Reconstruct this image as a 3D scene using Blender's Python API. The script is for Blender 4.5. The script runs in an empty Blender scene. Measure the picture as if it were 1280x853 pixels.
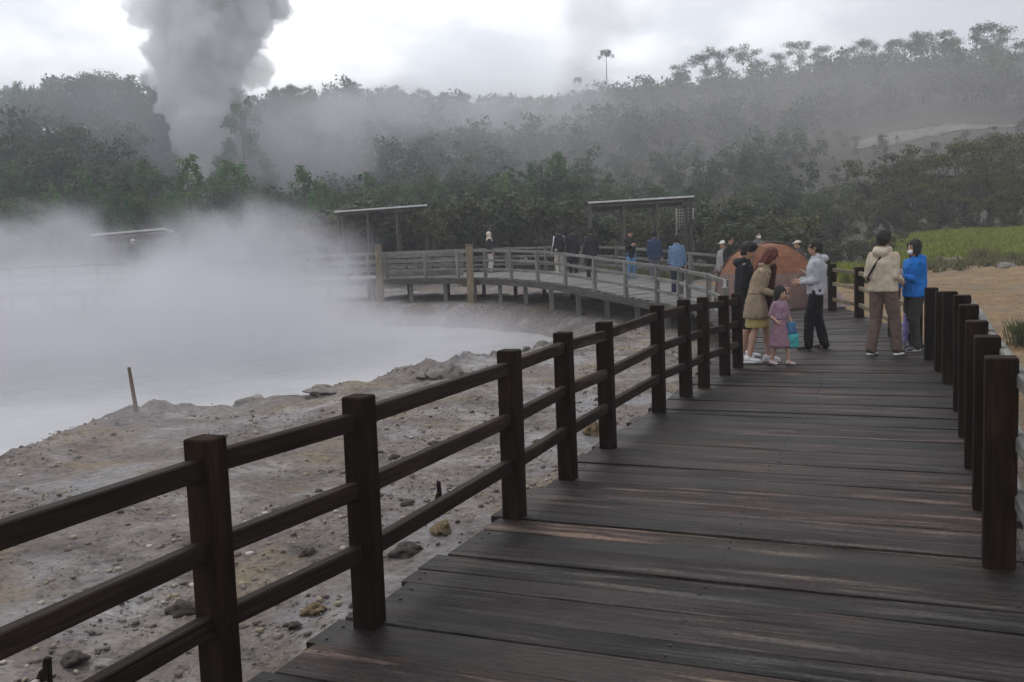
import bpy, bmesh, math, random
import numpy as np
from mathutils import Vector, Matrix, noise as mnoise

random.seed(7)
RNG = np.random.default_rng(11)
scene = bpy.context.scene
COL = scene.collection
R = math.radians

# ------------------------------------------------------------------ camera frame
FPX = 1200.0
CAM = Vector((0, 0, 1.8))
PITCH, ROLL = math.atan(128.4 / FPX), 0.039
_f = Vector((0, math.cos(PITCH), -math.sin(PITCH)))
_u0 = Vector((0, math.sin(PITCH), math.cos(PITCH)))
_r0 = Vector((1, 0, 0))
_r = _r0 * math.cos(ROLL) - _u0 * math.sin(ROLL)
_u = _r0 * math.sin(ROLL) + _u0 * math.cos(ROLL)

def ray(px, py):
    return _f + _r * ((px - 640) / FPX) - _u * ((py - 426.5) / FPX)

def at(px, py, z=0.0):
    """point of the place that the photo shows at (px, py) on height z"""
    d = ray(px, py)
    return CAM + d * ((z - CAM.z) / d.z)

def at_y(px, py, Y):
    d = ray(px, py)
    return CAM + d * (Y / d.y)

# ------------------------------------------------------------------ object helpers
def tag(o, label=None, cat=None, group=None, kind=None):
    if label: o['label'] = label
    if cat: o['category'] = cat
    if group: o['group'] = group
    if kind: o['kind'] = kind
    return o

def empty(name, loc=(0, 0, 0), rz=0.0):
    o = bpy.data.objects.new(name, None)
    o.empty_display_size = 0.2
    o.location = loc
    o.rotation_euler = (0, 0, rz)
    COL.objects.link(o)
    return o

def link(name, me, mats=None, parent=None):
    o = bpy.data.objects.new(name, me)
    COL.objects.link(o)
    if mats is not None:
        for m in (mats if isinstance(mats, (list, tuple)) else [mats]):
            me.materials.append(m)
    if parent is not None:
        o.parent = parent
    return o

def children(o):
    return [c for c in bpy.data.objects if c.parent is o]

def copy_tree(o, parent=None):
    c = o.copy()
    COL.objects.link(c)
    if parent is not None:
        c.parent = parent
    for ch in KIDS.get(o.name, []):
        k = ch.copy(); k.parent = c
        COL.objects.link(k)
    return c
KIDS = {}

def np_mesh(name, V, Fc, smooth=False, cols=None):
    """V (n,3) float, Fc (m,k) int all same arity"""
    V = np.asarray(V, np.float32); Fc = np.asarray(Fc, np.int32)
    me = bpy.data.meshes.new(name)
    k = Fc.shape[1]
    me.vertices.add(len(V)); me.vertices.foreach_set('co', V.ravel())
    me.loops.add(Fc.size); me.loops.foreach_set('vertex_index', Fc.ravel())
    me.polygons.add(len(Fc))
    me.polygons.foreach_set('loop_start', np.arange(0, Fc.size, k, dtype=np.int32))
    me.polygons.foreach_set('loop_total', np.full(len(Fc), k, np.int32))
    if smooth:
        me.polygons.foreach_set('use_smooth', np.ones(len(Fc), bool))
    me.update(calc_edges=True)
    if cols is not None:
        a = me.color_attributes.new('Col', 'FLOAT_COLOR', 'POINT')
        c4 = np.ones((len(V), 4), np.float32); c4[:, :cols.shape[1]] = cols
        a.data.foreach_set('color', c4.ravel())
    return me

class MB:
    tints = None
    """collects oriented boxes / tubes with uv (u along the grain)"""
    def __init__(s): s.v, s.f, s.uv = [], [], []
    def box(s, p0, p1, w, h, up=(0, 0, 1), taper=1.0, bev=0.0):
        p0, p1 = Vector(p0), Vector(p1)
        d = (p1 - p0); L = d.length; d.normalize()
        up = Vector(up)
        side = d.cross(up)
        if side.length < 1e-4: side = d.cross(Vector((0, 1, 0)))
        side.normalize(); up2 = side.cross(d).normalized()
        ou, ov = random.uniform(0, 50), random.uniform(0, 50)
        b = min(bev, w * .3, h * .3)
        def ring(p, sc, inset):
            a, c = w / 2 * sc - inset, h / 2 * sc - inset
            if b > 0:
                k = b if inset == 0 else b * .5
                pts = [(-a + k, -c), (a - k, -c), (a, -c + k), (a, c - k), (a - k, c), (-a + k, c), (-a, c - k), (-a, -c + k)]
            else:
                pts = [(-a, -c), (a, -c), (a, c), (-a, c)]
            return [p + side * x + up2 * y for x, y in pts]
        if b > 0:
            rings = [(ring(p0, 1, b), 0), (ring(p0 + d * b, 1, 0), b), (ring(p1 - d * b, taper, 0), L - b), (ring(p1, taper, b), L)]
        else:
            rings = [(ring(p0, 1, 0), 0), (ring(p1, taper, 0), L)]
        n = len(rings[0][0]); base = len(s.v)
        for rg, _ in rings: s.v += [tuple(q) for q in rg]
        per = [i * 2 * (w + h) / n for i in range(n + 1)]
        for k in range(len(rings) - 1):
            for i in range(n):
                j = (i + 1) % n
                a = base + k * n
                s.f.append((a + i, a + j, a + n + j, a + n + i))
                s.uv.append([(ou + rings[k][1], ov + per[i]), (ou + rings[k][1], ov + per[i + 1]),
                             (ou + rings[k + 1][1], ov + per[i + 1]), (ou + rings[k + 1][1], ov + per[i])])
        e = base + (len(rings) - 1) * n
        s.f.append(tuple(base + i for i in reversed(range(n))))
        s.uv.append([(ou + .01 * i, ov) for i in range(n)])
        s.f.append(tuple(e + i for i in range(n)))
        s.uv.append([(ou + .02 * math.cos(i), ov + .05 * math.sin(i)) for i in range(n)])
    def tube(s, pts, rad, n=8):
        pts = [Vector(p) for p in pts]
        base = len(s.v); ou = random.uniform(0, 50); L = 0
        for i, p in enumerate(pts):
            d = (pts[min(i + 1, len(pts) - 1)] - pts[max(i - 1, 0)]).normalized()
            a = d.cross(Vector((.3, .8, .52))).normalized(); b = d.cross(a)
            for k in range(n):
                t = 2 * math.pi * k / n
                s.v.append(tuple(p + (a * math.cos(t) + b * math.sin(t)) * rad[i]))
        for i in range(len(pts) - 1):
            l2 = L + (pts[i + 1] - pts[i]).length
            for k in range(n):
                j = (k + 1) % n
                s.f.append((base + i * n + k, base + i * n + j, base + (i + 1) * n + j, base + (i + 1) * n + k))
                s.uv.append([(ou + L, k * .05), (ou + L, k * .05 + .05), (ou + l2, k * .05 + .05), (ou + l2, k * .05)])
            L = l2
        s.f.append(tuple(base + k for k in reversed(range(n)))); s.uv.append([(ou, .01 * k) for k in range(n)])
        e = base + (len(pts) - 1) * n
        s.f.append(tuple(e + k for k in range(n))); s.uv.append([(ou, .01 * k) for k in range(n)])
    def mesh(s, name, off=(0, 0, 0), smooth=False):
        me = bpy.data.meshes.new(name)
        o = Vector(off)
        me.from_pydata([tuple(Vector(v) - o) for v in s.v], [], s.f)
        if s.tints is not None:
            ca = me.color_attributes.new('Col', 'FLOAT_COLOR', 'POINT')
            ca.data.foreach_set('color', [c for t in s.tints for c in (t, t, t, 1)])
        u = me.uv_layers.new(name='UVMap')
        flat = [c for f in s.uv for q in f for c in q]
        u.data.foreach_set('uv', flat)
        if smooth:
            me.polygons.foreach_set('use_smooth', [True] * len(me.polygons))
        me.update()
        return me
    def build(s, name, mat, parent=None, smooth=False):
        off = parent.location if parent is not None else (0, 0, 0)
        return link(name, s.mesh(name, off, smooth), mat, parent)

# ------------------------------------------------------------------ numpy noise
_P = RNG.random((64, 64))
def vnoise(x, y):
    xi = np.floor(x).astype(int); yi = np.floor(y).astype(int)
    fx = x - xi; fy = y - yi
    fx = fx * fx * (3 - 2 * fx); fy = fy * fy * (3 - 2 * fy)
    g = lambda a, b: _P[a % 64, b % 64]
    return ((g(xi, yi) * (1 - fx) + g(xi + 1, yi) * fx) * (1 - fy) + (g(xi, yi + 1) * (1 - fx) + g(xi + 1, yi + 1) * fx) * fy) - .5
def fbm(x, y, o=4, s=1.0):
    t = 0; a = 1
    for i in range(o):
        t = t + a * vnoise(x * s + 17.3 * i, y * s + 9.1 * i); a *= .5; s *= 2.03
    return t
def sstep(a, b, x):
    t = np.clip((x - a) / (b - a), 0, 1); return t * t * (3 - 2 * t)

# ------------------------------------------------------------------ materials
def newmat(name):
    m = bpy.data.materials.new(name); m.use_nodes = True
    nt = m.node_tree
    return m, nt, nt.nodes['Principled BSDF']
class NT:
    def __init__(s, nt): s.nt = nt
    def n(s, t, **kw):
        nd = s.nt.nodes.new(t)
        for k, v in kw.items():
            if k.startswith('_'): setattr(nd, k[1:], v)
            else: nd.inputs[k.replace('__', ' ')].default_value = v
        return nd
    def l(s, a, b): s.nt.links.new(a, b)
    def noise(s, vec, scale, detail=4, rough=.55, dist=0.0):
        nd = s.n('ShaderNodeTexNoise', Scale=scale, Detail=detail, Roughness=rough, Distortion=dist)
        if vec is not None: s.l(vec, nd.inputs['Vector'])
        return nd.outputs['Fac']
    def ramp(s, fac, stops, interp='LINEAR'):
        nd = s.nt.nodes.new('ShaderNodeValToRGB'); nd.color_ramp.interpolation = interp
        el = nd.color_ramp.elements
        while len(el) < len(stops): el.new(.5)
        for e, (p, c) in zip(el, stops):
            e.position = p; e.color = (c, c, c, 1) if isinstance(c, (int, float)) else (*c, 1)
        s.l(fac, nd.inputs['Fac']); return nd.outputs['Color']
    def mix(s, fac, a, b, mode='MIX'):
        nd = s.nt.nodes.new('ShaderNodeMix'); nd.data_type = 'RGBA'; nd.blend_type = mode
        for sock, v in ((nd.inputs[0], fac), (nd.inputs[6], a), (nd.inputs[7], b)):
            if isinstance(v, (int, float)): sock.default_value = v
            elif isinstance(v, tuple): sock.default_value = (*v, 1)
            else: s.l(v, sock)
        return nd.outputs[2]
    def math(s, op, a, b=0.0, clamp=False):
        nd = s.nt.nodes.new('ShaderNodeMath'); nd.operation = op; nd.use_clamp = clamp
        for sock, v in ((nd.inputs[0], a), (nd.inputs[1], b)):
            if isinstance(v, (int, float)): sock.default_value = v
            else: s.l(v, sock)
        return nd.outputs[0]
    def mapping(s, vec, scale=(1, 1, 1), loc=(0, 0, 0)):
        nd = s.nt.nodes.new('ShaderNodeMapping'); nd.inputs['Scale'].default_value = scale; nd.inputs['Location'].default_value = loc
        s.l(vec, nd.inputs['Vector']); return nd.outputs['Vector']
    def bump(s, h, strength, dist, bsdf, nrm=None):
        nd = s.n('ShaderNodeBump', Strength=strength, Distance=dist); s.l(h, nd.inputs['Height'])
        if nrm is not None: s.l(nrm, nd.inputs['Normal'])
        s.l(nd.outputs['Normal'], bsdf.inputs['Normal']); return nd.outputs['Normal']

def wood(name, dark, mid, light, worn=None, rough=(.45, .75), bump=.35, gscale=14.0, wornpos=.62, spec=.3, boards=False):
    m, nt, b = newmat(name); N = NT(nt)
    uv = N.n('ShaderNodeTexCoord').outputs['UV']
    g = N.noise(N.mapping(uv, (1.1, gscale, 1)), 1.6, 6, .62, .4)
    fine = N.noise(N.mapping(uv, (3.0, 130, 1)), 1.0, 3, .6)
    blot = N.noise(N.mapping(uv, (.55, 1.6, 1), (7, 3, 0)), 1.0, 4, .6)
    c = N.ramp(g, [(.28, dark), (.5, mid), (.75, light)])
    c = N.mix(N.math('MULTIPLY', N.ramp(fine, [(.38, 1.0), (.55, 0.0)]), .6), c, tuple(x * .45 for x in dark))
    c = N.mix(N.ramp(blot, [(.35, .55), (.6, 0.0)]), c, tuple(x * .6 for x in dark))
    if worn:
        w = N.noise(N.mapping(uv, (.7, 9, 1), (2, 5, 0)), 1.0, 5, .65)
        w = N.math('MULTIPLY', N.ramp(w, [(wornpos, 0.0), (wornpos + .12, .85)]), N.ramp(blot, [(.42, 0.0), (.62, 1.0)]))
        c = N.mix(w, c, worn)
    at_ = N.n('ShaderNodeObjectInfo').outputs['Random']
    c = N.mix(1.0, c, N.ramp(at_, [(0, .8), (1, 1.15)]), 'MULTIPLY')
    if boards:                                   # each board its own stain; hairline cracks along the grain
        bt = N.n('ShaderNodeAttribute', _attribute_name='Col').outputs['Color']
        sp = N.n('ShaderNodeSeparateColor'); N.l(bt, sp.inputs[0])
        c = N.mix(1.0, c, N.ramp(sp.outputs[0], [(0, (.42, .50, .52)), (.3, (.72, .78, .80)), (.55, (1.12, 1.0, 1.0)), (.8, (1.4, 1.15, 1.14)), (1, (1.6, 1.46, 1.26))]), 'MULTIPLY')
        tint = N.noise(N.mapping(uv, (.9, 2.2, 1), (40, 9, 0)), 1.0, 4, .6)
        c = N.mix(N.ramp(tint, [(.45, 0.0), (.7, .55)]), c, (.036, .026, .0275))
        damp = N.noise(N.mapping(uv, (.8, .9, 1), (3, 19, 0)), 1.0, 6, .7)
        c = N.mix(1.0, c, N.ramp(damp, [(.34, (.50, .54, .58)), (.5, (1, 1, 1)), (.66, (1.5, 1.38, 1.3))]), 'MULTIPLY')
        grit = N.noise(N.mapping(uv, (30, 60, 1)), 1.0, 3, .7)
        c = N.mix(1.0, c, N.ramp(grit, [(.35, .55), (.55, 1.05), (.72, 1.5)]), 'MULTIPLY')
    ck = N.noise(N.mapping(uv, (.5, 46, 1), (21, 2, 0)), 1.0, 2, .5)
    crack = N.ramp(ck, [(.285, 1.0), (.32, 0.0)])
    c = N.mix(N.math('MULTIPLY', crack, .85), c, (.003, .0026, .0024))
    N.l(c, b.inputs['Base Color'])
    N.l(N.ramp(blot, [(.3, rough[0]), (.65, rough[1])]), b.inputs['Roughness'])
    h = N.math('SUBTRACT', N.math('ADD', N.math('MULTIPLY', g, .6), N.math('MULTIPLY', fine, .4)), crack)
    N.bump(h, bump, .012, b)
    b.inputs['Specular IOR Level'].default_value = spec
    return m

M = {}
M['post'] = wood('dark_stained_wood', (.007, .0042, .0026), (.019, .0108, .0064), (.038, .0225, .014), (.085, .058, .04), (.65, .95), .6, 12, .66, .1)
M['rail'] = wood('dark_rail_wood', (.010, .0062, .004), (.026, .016, .0105), (.05, .033, .0225), (.11, .082, .062), (.6, .9), .7, 18, .54, .16)
M['deck'] = wood('dark_deck_boards', (.008, .0072, .0075), (.030, .0245, .0235), (.072, .055, .049), (.17, .148, .128), (.34, .72), 1.0, 26, .50, .15, True)
M['grey_wood'] = wood('weathered_grey_wood', (.10, .098, .09), (.19, .185, .17), (.27, .26, .235), (.33, .31, .27), (.6, .8), .35, 12)  # weathered grey; on the bridge deck its lightness includes painted sky sheen
M['tan_wood'] = wood('tan_round_wood', (.12, .09, .06), (.21, .17, .11), (.30, .24, .16), None, (.65, .85), .4, 12)
M['hazed_wood'] = wood('brown_shelter_wood', (.045, .04, .034), (.085, .075, .063), (.13, .115, .1), None, (.65, .85), .4, 10)  # brown wood with distance haze lightened into its colour

def cloth(name, col, rough=.85, var=.18, scale=9):
    m, nt, b = newmat(name); N = NT(nt)
    o = N.n('ShaderNodeTexCoord').outputs['Object']
    n1 = N.noise(o, scale, 4); n2 = N.noise(o, 220, 2)
    c = N.mix(N.ramp(n1, [(.3, 0.0), (.7, 1.0)]), tuple(x * (1 - var) for x in col), tuple(min(1, x * (1 + var)) for x in col))
    N.l(c, b.inputs['Base Color']); b.inputs['Roughness'].default_value = rough
    b.inputs['Specular IOR Level'].default_value = .25
    h = N.math('ADD', N.math('MULTIPLY', n1, 1.0), N.math('MULTIPLY', n2, .1))
    N.bump(h, .5, .02, b)
    return m
_cl = {}
def C(col, rough=.85, var=.18):
    k = (tuple(col), rough, var)
    if k not in _cl: _cl[k] = cloth('fabric', col, rough, var)
    return _cl[k]

def foliage(name, a, b_, c_):
    m, nt, b = newmat(name); N = NT(nt)
    at_ = N.n('ShaderNodeAttribute', _attribute_name='Col').outputs['Color']
    sep = N.n('ShaderNodeSeparateColor'); N.l(at_, sep.inputs[0])
    c = N.ramp(sep.outputs[0], [(0, a), (.5, b_), (1, c_)])
    rnd = N.n('ShaderNodeObjectInfo').outputs['Random']
    c = N.mix(1.0, c, N.ramp(rnd, [(0, (.6, .72, .8)), (.5, (1, 1, 1)), (1, (1.5, 1.3, .9))]), 'MULTIPLY')
    N.l(c, b.inputs['Base Color']); b.inputs['Roughness'].default_value = .65
    b.inputs['Specular IOR Level'].default_value = .2
    tr = N.n('ShaderNodeBsdfTranslucent'); N.l(c, tr.inputs['Color'])
    mx = N.n('ShaderNodeMixShader', Fac=.25)
    N.l(b.outputs[0], mx.inputs[1]); N.l(tr.outputs[0], mx.inputs[2])
    N.l(mx.outputs[0], nt.nodes['Material Output'].inputs['Surface'])
    return m
M['leaf_dark'] = foliage('dark_green_leaves', (.018, .034, .014), (.038, .066, .025), (.07, .105, .038))
M['leaf_mid'] = foliage('mid_green_leaves', (.020, .062, .020), (.048, .125, .036), (.095, .20, .06))
M['leaf_olive'] = foliage('olive_brown_leaves', (.032, .037, .019), (.062, .07, .033), (.108, .112, .056))
M['leaf_grass'] = foliage('grass_blades', (.09, .13, .018), (.15, .20, .03), (.24, .27, .065))
M['leaf_dry'] = foliage('dry_grass_blades', (.1, .085, .035), (.17, .145, .06), (.25, .22, .1))
m, nt, b = newmat('bark'); N = NT(nt)
o_ = N.n('ShaderNodeTexCoord').outputs['Object']
N.l(N.ramp(N.noise(N.mapping(o_, (4, 4, .8)), 2, 5), [(.3, (.025, .02, .016)), (.7, (.085, .072, .06))]), b.inputs['Base Color'])
b.inputs['Roughness'].default_value = .9; M['bark'] = m

def stone(name, a, b_, c_, scale=3.0):
    m, nt, b = newmat(name); N = NT(nt)
    o = N.n('ShaderNodeTexCoord').outputs['Object']
    n1 = N.noise(o, scale, 6, .65); n2 = N.noise(o, scale * 9, 5, .6)
    c = N.ramp(n1, [(.3, a), (.5, b_), (.72, c_)])
    c = N.mix(N.ramp(n2, [(.35, .5), (.55, 0.0)]), c, tuple(x * .5 for x in a))
    rnd = N.n('ShaderNodeObjectInfo').outputs['Random']
    N.l(N.mix(1.0, c, N.ramp(rnd, [(0, .8), (1, 1.2)]), 'MULTIPLY'), b.inputs['Base Color'])
    b.inputs['Roughness'].default_value = .85
    N.bump(N.math('ADD', n1, N.math('MULTIPLY', n2, .5)), .8, .03, b)
    return m
M['rock_dark'] = stone('dark_brown_rock', (.03, .024, .02), (.065, .05, .04), (.12, .095, .075))
M['rock_grey'] = stone('grey_rock', (.10, .088, .08), (.17, .15, .135), (.26, .235, .21))
M['rock_pale'] = stone('pale_rock', (.27, .24, .21), (.4, .37, .33), (.52, .49, .45))
M['rock_ochre'] = stone('ochre_rock', (.09, .062, .03), (.18, .125, .06), (.28, .21, .12))

# ------------------------------------------------------------------ people (built first, each garment a closed smooth surface)
class Soup:
    def __init__(s): s.v, s.f = [], []
    def rings(s, rings):
        n = len(rings[0]); b = len(s.v)
        for rg in rings: s.v += [tuple(p) for p in rg]
        for k in range(len(rings) - 1):
            for i in range(n):
                j = (i + 1) % n
                s.f.append((b + k * n + i, b + k * n + j, b + (k + 1) * n + j, b + (k + 1) * n + i))
        s.f.append(tuple(b + i for i in reversed(range(n))))
        e = b + (len(rings) - 1) * n
        s.f.append(tuple(e + i for i in range(n)))
    def cap(s, p0, p1, r0, r1, n=12):
        p0, p1 = Vector(p0), Vector(p1); d = (p1 - p0).normalized()
        a = d.orthogonal().normalized(); b = d.cross(a)
        rg = []
        def ring(c, r): rg.append([c + (a * math.cos(t) + b * math.sin(t)) * r for t in [2 * math.pi * i / n for i in range(n)]])
        for q in (-80, -50, -25): ring(p0 + d * r0 * math.sin(R(q)), r0 * math.cos(R(q)))
        ring(p0, r0); ring((p0 + p1) / 2, (r0 + r1) / 2); ring(p1, r1)
        for q in (25, 50, 80): ring(p1 + d * r1 * math.sin(R(q)), r1 * math.cos(R(q)))
        s.rings(rg)
    def ell(s, c, rad, rot=None, n=16):
        c = Vector(c); rg = []
        for k in range(1, 12):
            ph = -math.pi / 2 + math.pi * k / 12
            ring = []
            for i in range(n):
                t = 2 * math.pi * i / n
                p = Vector((rad[0] * math.cos(ph) * math.cos(t), rad[1] * math.cos(ph) * math.sin(t), rad[2] * math.sin(ph)))
                if rot is not None: p = rot @ p
                ring.append(c + p)
            rg.append(ring)
        s.rings(rg)
    def loft(s, secs, n=20):
        """secs: (x, y, z, rx, ry) horizontal ellipses from bottom to top"""
        s.rings([[Vector((x + rx * math.cos(t), y + ry * math.sin(t), z)) for t in [2 * math.pi * i / n for i in range(n)]] for x, y, z, rx, ry in secs])
    def solid(s, voxel, smooth=4, fold=0.0, fscale=9.0, seed=0.0, name='mesh'):
        me = bpy.data.meshes.new('soup'); me.from_pydata(s.v, [], s.f)
        o = bpy.data.objects.new('soup', me); COL.objects.link(o)
        md = o.modifiers.new('r', 'REMESH'); md.mode = 'VOXEL'; md.voxel_size = voxel; md.use_smooth_shade = True
        if smooth:
            sm = o.modifiers.new('s', 'SMOOTH'); sm.factor = .5; sm.iterations = smooth
        dg = bpy.context.evaluated_depsgraph_get()
        out = bpy.data.meshes.new_from_object(o.evaluated_get(dg)); out.name = name
        bpy.data.objects.remove(o); bpy.data.meshes.remove(me)
        if fold:
            nr = [v.normal.copy() for v in out.vertices]
            for v, nn in zip(out.vertices, nr):
                p = Vector((v.co.x * fscale, v.co.y * fscale, v.co.z * fscale * .8 + seed))
                q_ = mnoise.noise(p); v.co += nn * fold * (.55 + .7 * q_ + 1.5 * (.22 - abs(mnoise.noise(Vector((p.x * 1.6, p.y * 1.6, p.z * 1.1 + 40))))) + .45 * mnoise.noise(p * 2.6))
        out.polygons.foreach_set('use_smooth', [True] * len(out.polygons))
        out.update()
        return out

def skin_mat(col):
    k = ('skin',) + tuple(col)
    if k not in _cl:
        m, nt, b = newmat('skin'); N = NT(nt)
        o = N.n('ShaderNodeTexCoord').outputs['Object']
        N.l(N.mix(N.noise(o, 30, 3), tuple(x * .88 for x in col), tuple(x * 1.1 for x in col)), b.inputs['Base Color'])
        b.inputs['Roughness'].default_value = .5
        b.inputs['Subsurface Weight'].default_value = .05
        _cl[k] = m
    return _cl[k]
def plain(name, col, rough=.5):
    k = ('p',) + tuple(col) + (rough,)
    if k not in _cl:
        m, nt, b = newmat(name); N = NT(nt)
        o = N.n('ShaderNodeTexCoord').outputs['Object']
        N.l(N.mix(N.noise(o, 14, 4), tuple(x * .85 for x in col), tuple(min(1, x * 1.12) for x in col)), b.inputs['Base Color'])
        b.inputs['Roughness'].default_value = rough
        _cl[k] = m
    return _cl[k]

# one relaxed hand (fingers along -Z, palm facing +X, thumb towards +Y), metres
def hand_mesh():
    s = Soup()
    s.ell((0, 0, -.045), (.016, .04, .052))
    s.cap((0, 0, .01), (0, 0, -.02), .024, .028)
    for y, L, z0 in ((.03, .068, -.085), (.010, .078, -.09), (-.010, .072, -.088), (-.029, .056, -.08)):
        a = Vector((0, y, z0)); p = a
        for k, (fr, ang) in enumerate(((.45, 18), (.32, 45), (.23, 70))):
            q = p + Vector((math.sin(R(ang)), y * .12, -math.cos(R(ang)))) * L * fr
            s.cap(p, q, .0088 - .0008 * k, .008 - .0008 * k, 8); p = q
    p = Vector((.004, .03, -.03))
    for d, L, r in (((.3, .75, -.6), .035, .012), ((.45, .45, -.8), .03, .0105), ((.6, .1, -.8), .024, .009)):
        q = p + Vector(d).normalized() * L; s.cap(p, q, r, r * .9, 8); p = q
    return s.solid(.0055, 2, name='hand')
HAND = hand_mesh()
HV = np.array([v.co[:] for v in HAND.vertices]); HF = [tuple(p.vertices) for p in HAND.polygons]

def ik(a, target, l1, l2, hint):
    a, t = Vector(a), Vector(target)
    d = t - a; L = min(d.length, (l1 + l2) * .995); d.normalize(); t = a + d * L
    x = (l1 * l1 - l2 * l2 + L * L) / (2 * L); h = math.sqrt(max(l1 * l1 - x * x, 0))
    hv = Vector(hint); hv = (hv - d * hv.dot(d)).normalized()
    return a + d * x + hv * h, t

def person(loc, face, height, label, group=None, skin=(.36, .21, .14), hair='short', haircol=(.012, .010, .009),
           top=(.03, .03, .035), top_len=.80, sleeves='long', flare=0.0, bottom='trousers', bcol=(.02, .02, .024), shoe=(.02, .02, .02), sole=None,
           hands=((.10, .25, .82), (.10, -.25, .82)), feet=((.0, .10), (.0, -.10)), lean=0.0, nod=0.0, turn=0.0, hood=False, mask=False,
           extra=None, fine=True, girth=1.0, child=False, tbands=None):
    """local frame: +X forward, +Y left; 1.70 m tall figure scaled to height"""
    S = height / 1.70
    vx = (.013 if fine else .020) / S
    root = empty('person', loc, face)
    root.scale = (S, S, S)
    tag(root, label, 'person', group)
    sd = random.uniform(0, 90)
    hs = 1.28 if child else 1.0
    ln = lambda z: lean * max(0, z - .95)            # forward lean of the trunk
    T = lambda x, y, z: Vector((x + ln(z), y, z - .25 * lean * max(0, z - .95)))
    sh = [T(0, .172 * (.5 + .5 * girth), 1.375), T(0, -.172 * (.5 + .5 * girth), 1.375)]
    hip = [Vector((0, .088, .92)), Vector((0, -.088, .92))]
    legs, arms = [], []
    for i in (0, 1):
        fx, fy = feet[i]
        k, a = ik(hip[i], (fx, fy, .085), .435, .41, (1, 0, 0)); legs.append((hip[i], k, a))
        e, w = ik(sh[i], hands[i], .285, .25, (-.7, (.12, -.12)[i], -.5)); arms.append((sh[i], e, w))
    hc = T(.015, 0, 1.585 - (hs - 1) * .02) + Vector((.06 * math.sin(nod), 0, -.02 * abs(math.sin(nod))))
    HR = Matrix.Rotation(turn, 3, 'Z') @ Matrix.Rotation(nod, 3, 'Y')
    H = lambda x, y, z: hc + HR @ (Vector((x, y, z)) * hs)
    # --- body
    s = Soup()
    g = girth
    s.loft([(*T(0, 0, z)[:2], T(0, 0, z).z, rx * g, ry * g) for z, rx, ry in ((.84, .085, .125), (.92, .095, .14), (1.02, .08, .12), (1.15, .09, .125), (1.28, .10, .14), (1.36, .078, .12), (1.42, .05, .07))])
    s.cap(T(0, 0, 1.40), hc + HR @ Vector((-.015, 0, -.05)), .055, .05)
    s.ell(hc, (.094 * hs, .076 * hs, .118 * hs), HR)
    s.ell(H(.03, 0, -.055), (.06 * hs, .055 * hs, .06 * hs), HR)
    s.cap(H(.09, 0, .01), H(.108, 0, -.022), .009 * hs, .014 * hs)         # nose
    s.cap(H(.082, -.022, -.062), H(.082, .022, -.062), .012 * hs, .012 * hs)  # mouth
    for q in (-1, 1): s.ell(H(-.005, q * .078, -.01), (.022 * hs, .01 * hs, .032 * hs), HR)
    for i in (0, 1):
        h_, k_, a_ = legs[i]
        s.cap(h_, k_, .078, .052); s.cap(k_, a_, .052, .035)
        if bottom in ('skirt', 'shorts', 'dress'): s.ell(k_ * .65 + a_ * .35 + Vector((-.018, 0, 0)), (.05, .046, .11))
        s.cap(a_ + Vector((0, 0, -.04)), a_ + Vector((.13, 0, -.055)), .04, .028)
        a0, e_, w_ = arms[i]
        s.cap(a0, e_, .044, .034); s.cap(e_, w_, .034, .025)
    me = s.solid(vx, 3, name='body')
    bm = bmesh.new(); bm.from_mesh(me)
    for i in (0, 1):                                   # hands with fingers
        a0, e_, w_ = arms[i]
        d = (w_ - e_).normalized()
        z = -d; inn = Vector((.35, (-1, 1)[i] * .9, .1)); x = (inn - z * inn.dot(z)).normalized(); y = z.cross(x)
        fl = 1 if y.x > 0 else -1                      # thumb towards the front
        vs = [bm.verts.new(w_ + x * p[0] + y * (p[1] * fl) + z * p[2]) for p in HV]
        for f in HF: bm.faces.new([vs[j] for j in (f if fl > 0 else tuple(reversed(f)))])
    nf = len(bm.faces)
    def dot(c, r, mi):
        rr = bmesh.ops.create_icosphere(bm, subdivisions=2, radius=r)
        for v in rr['verts']: v.co = c + HR @ Vector((v.co.x * .6, v.co.y * 1.5, v.co.z))
        for v in rr['verts']:
            for f in v.link_faces: f.material_index = mi
    for q in (-1, 1):
        dot(H(.083, q * .031, .012), .0095 * hs, 1)
        dot(H(.086, q * .031, .034), .006 * hs, 1)
    dot(H(.092, 0, -.062), .0085 * hs, 2)
    bm.to_mesh(me); bm.free()
    me.polygons.foreach_set('use_smooth', [True] * len(me.polygons))
    body = link('body', me, [skin_mat(skin), plain('eye', (.01, .009, .008), .3), plain('lips', (.24, .09, .075), .5)], root)
    # --- top
    if top is not None:
        s = Soup(); L = top_len
        secs = [(L, .130 + flare, .186 + flare), (L + .02, .134 + flare, .188 + flare)]
        for z, rx, ry in ((.92, .13, .182), (1.02, .125, .17), (1.15, .132, .172), (1.28, .136, .180), (1.36, .108, .160), (1.41, .08, .112), (1.455, .064, .076)):
            if z > L + .06:
                k = max(0, 1 - (z - L) / .4) * flare
                secs.append((z, rx + k, ry + k))
        s.loft([(*T(-.004, 0, z)[:2], T(0, 0, z).z, rx * g, ry * g) for z, rx, ry in secs])
        for i in (0, 1):
            a0, e_, w_ = arms[i]
            s.ell(a0 + Vector((0, (-.012, .012)[i], -.012)), (.056, .048, .052)); s.cap(a0 + Vector((0, (-.01, .01)[i], -.02)), e_, .055 * g, .048 * g)
            if sleeves == 'long': s.cap(e_, w_ + (e_ - w_).normalized() * .02, .049 * g, .037)
        if hood:
            s.ell(T(-.10, 0, 1.415), (.075, .105, .06)); s.cap(T(-.02, .085, 1.45), T(-.02, -.085, 1.45), .04, .04)
        else:
            s.cap(T(.0, .045, 1.455), T(.0, -.045, 1.455), .035, .035)
        o = link('jacket' if sleeves == 'long' else 'shirt', s.solid(vx, 3, .013, 7.5, sd, 'jacket'), C(top), root)
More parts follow.
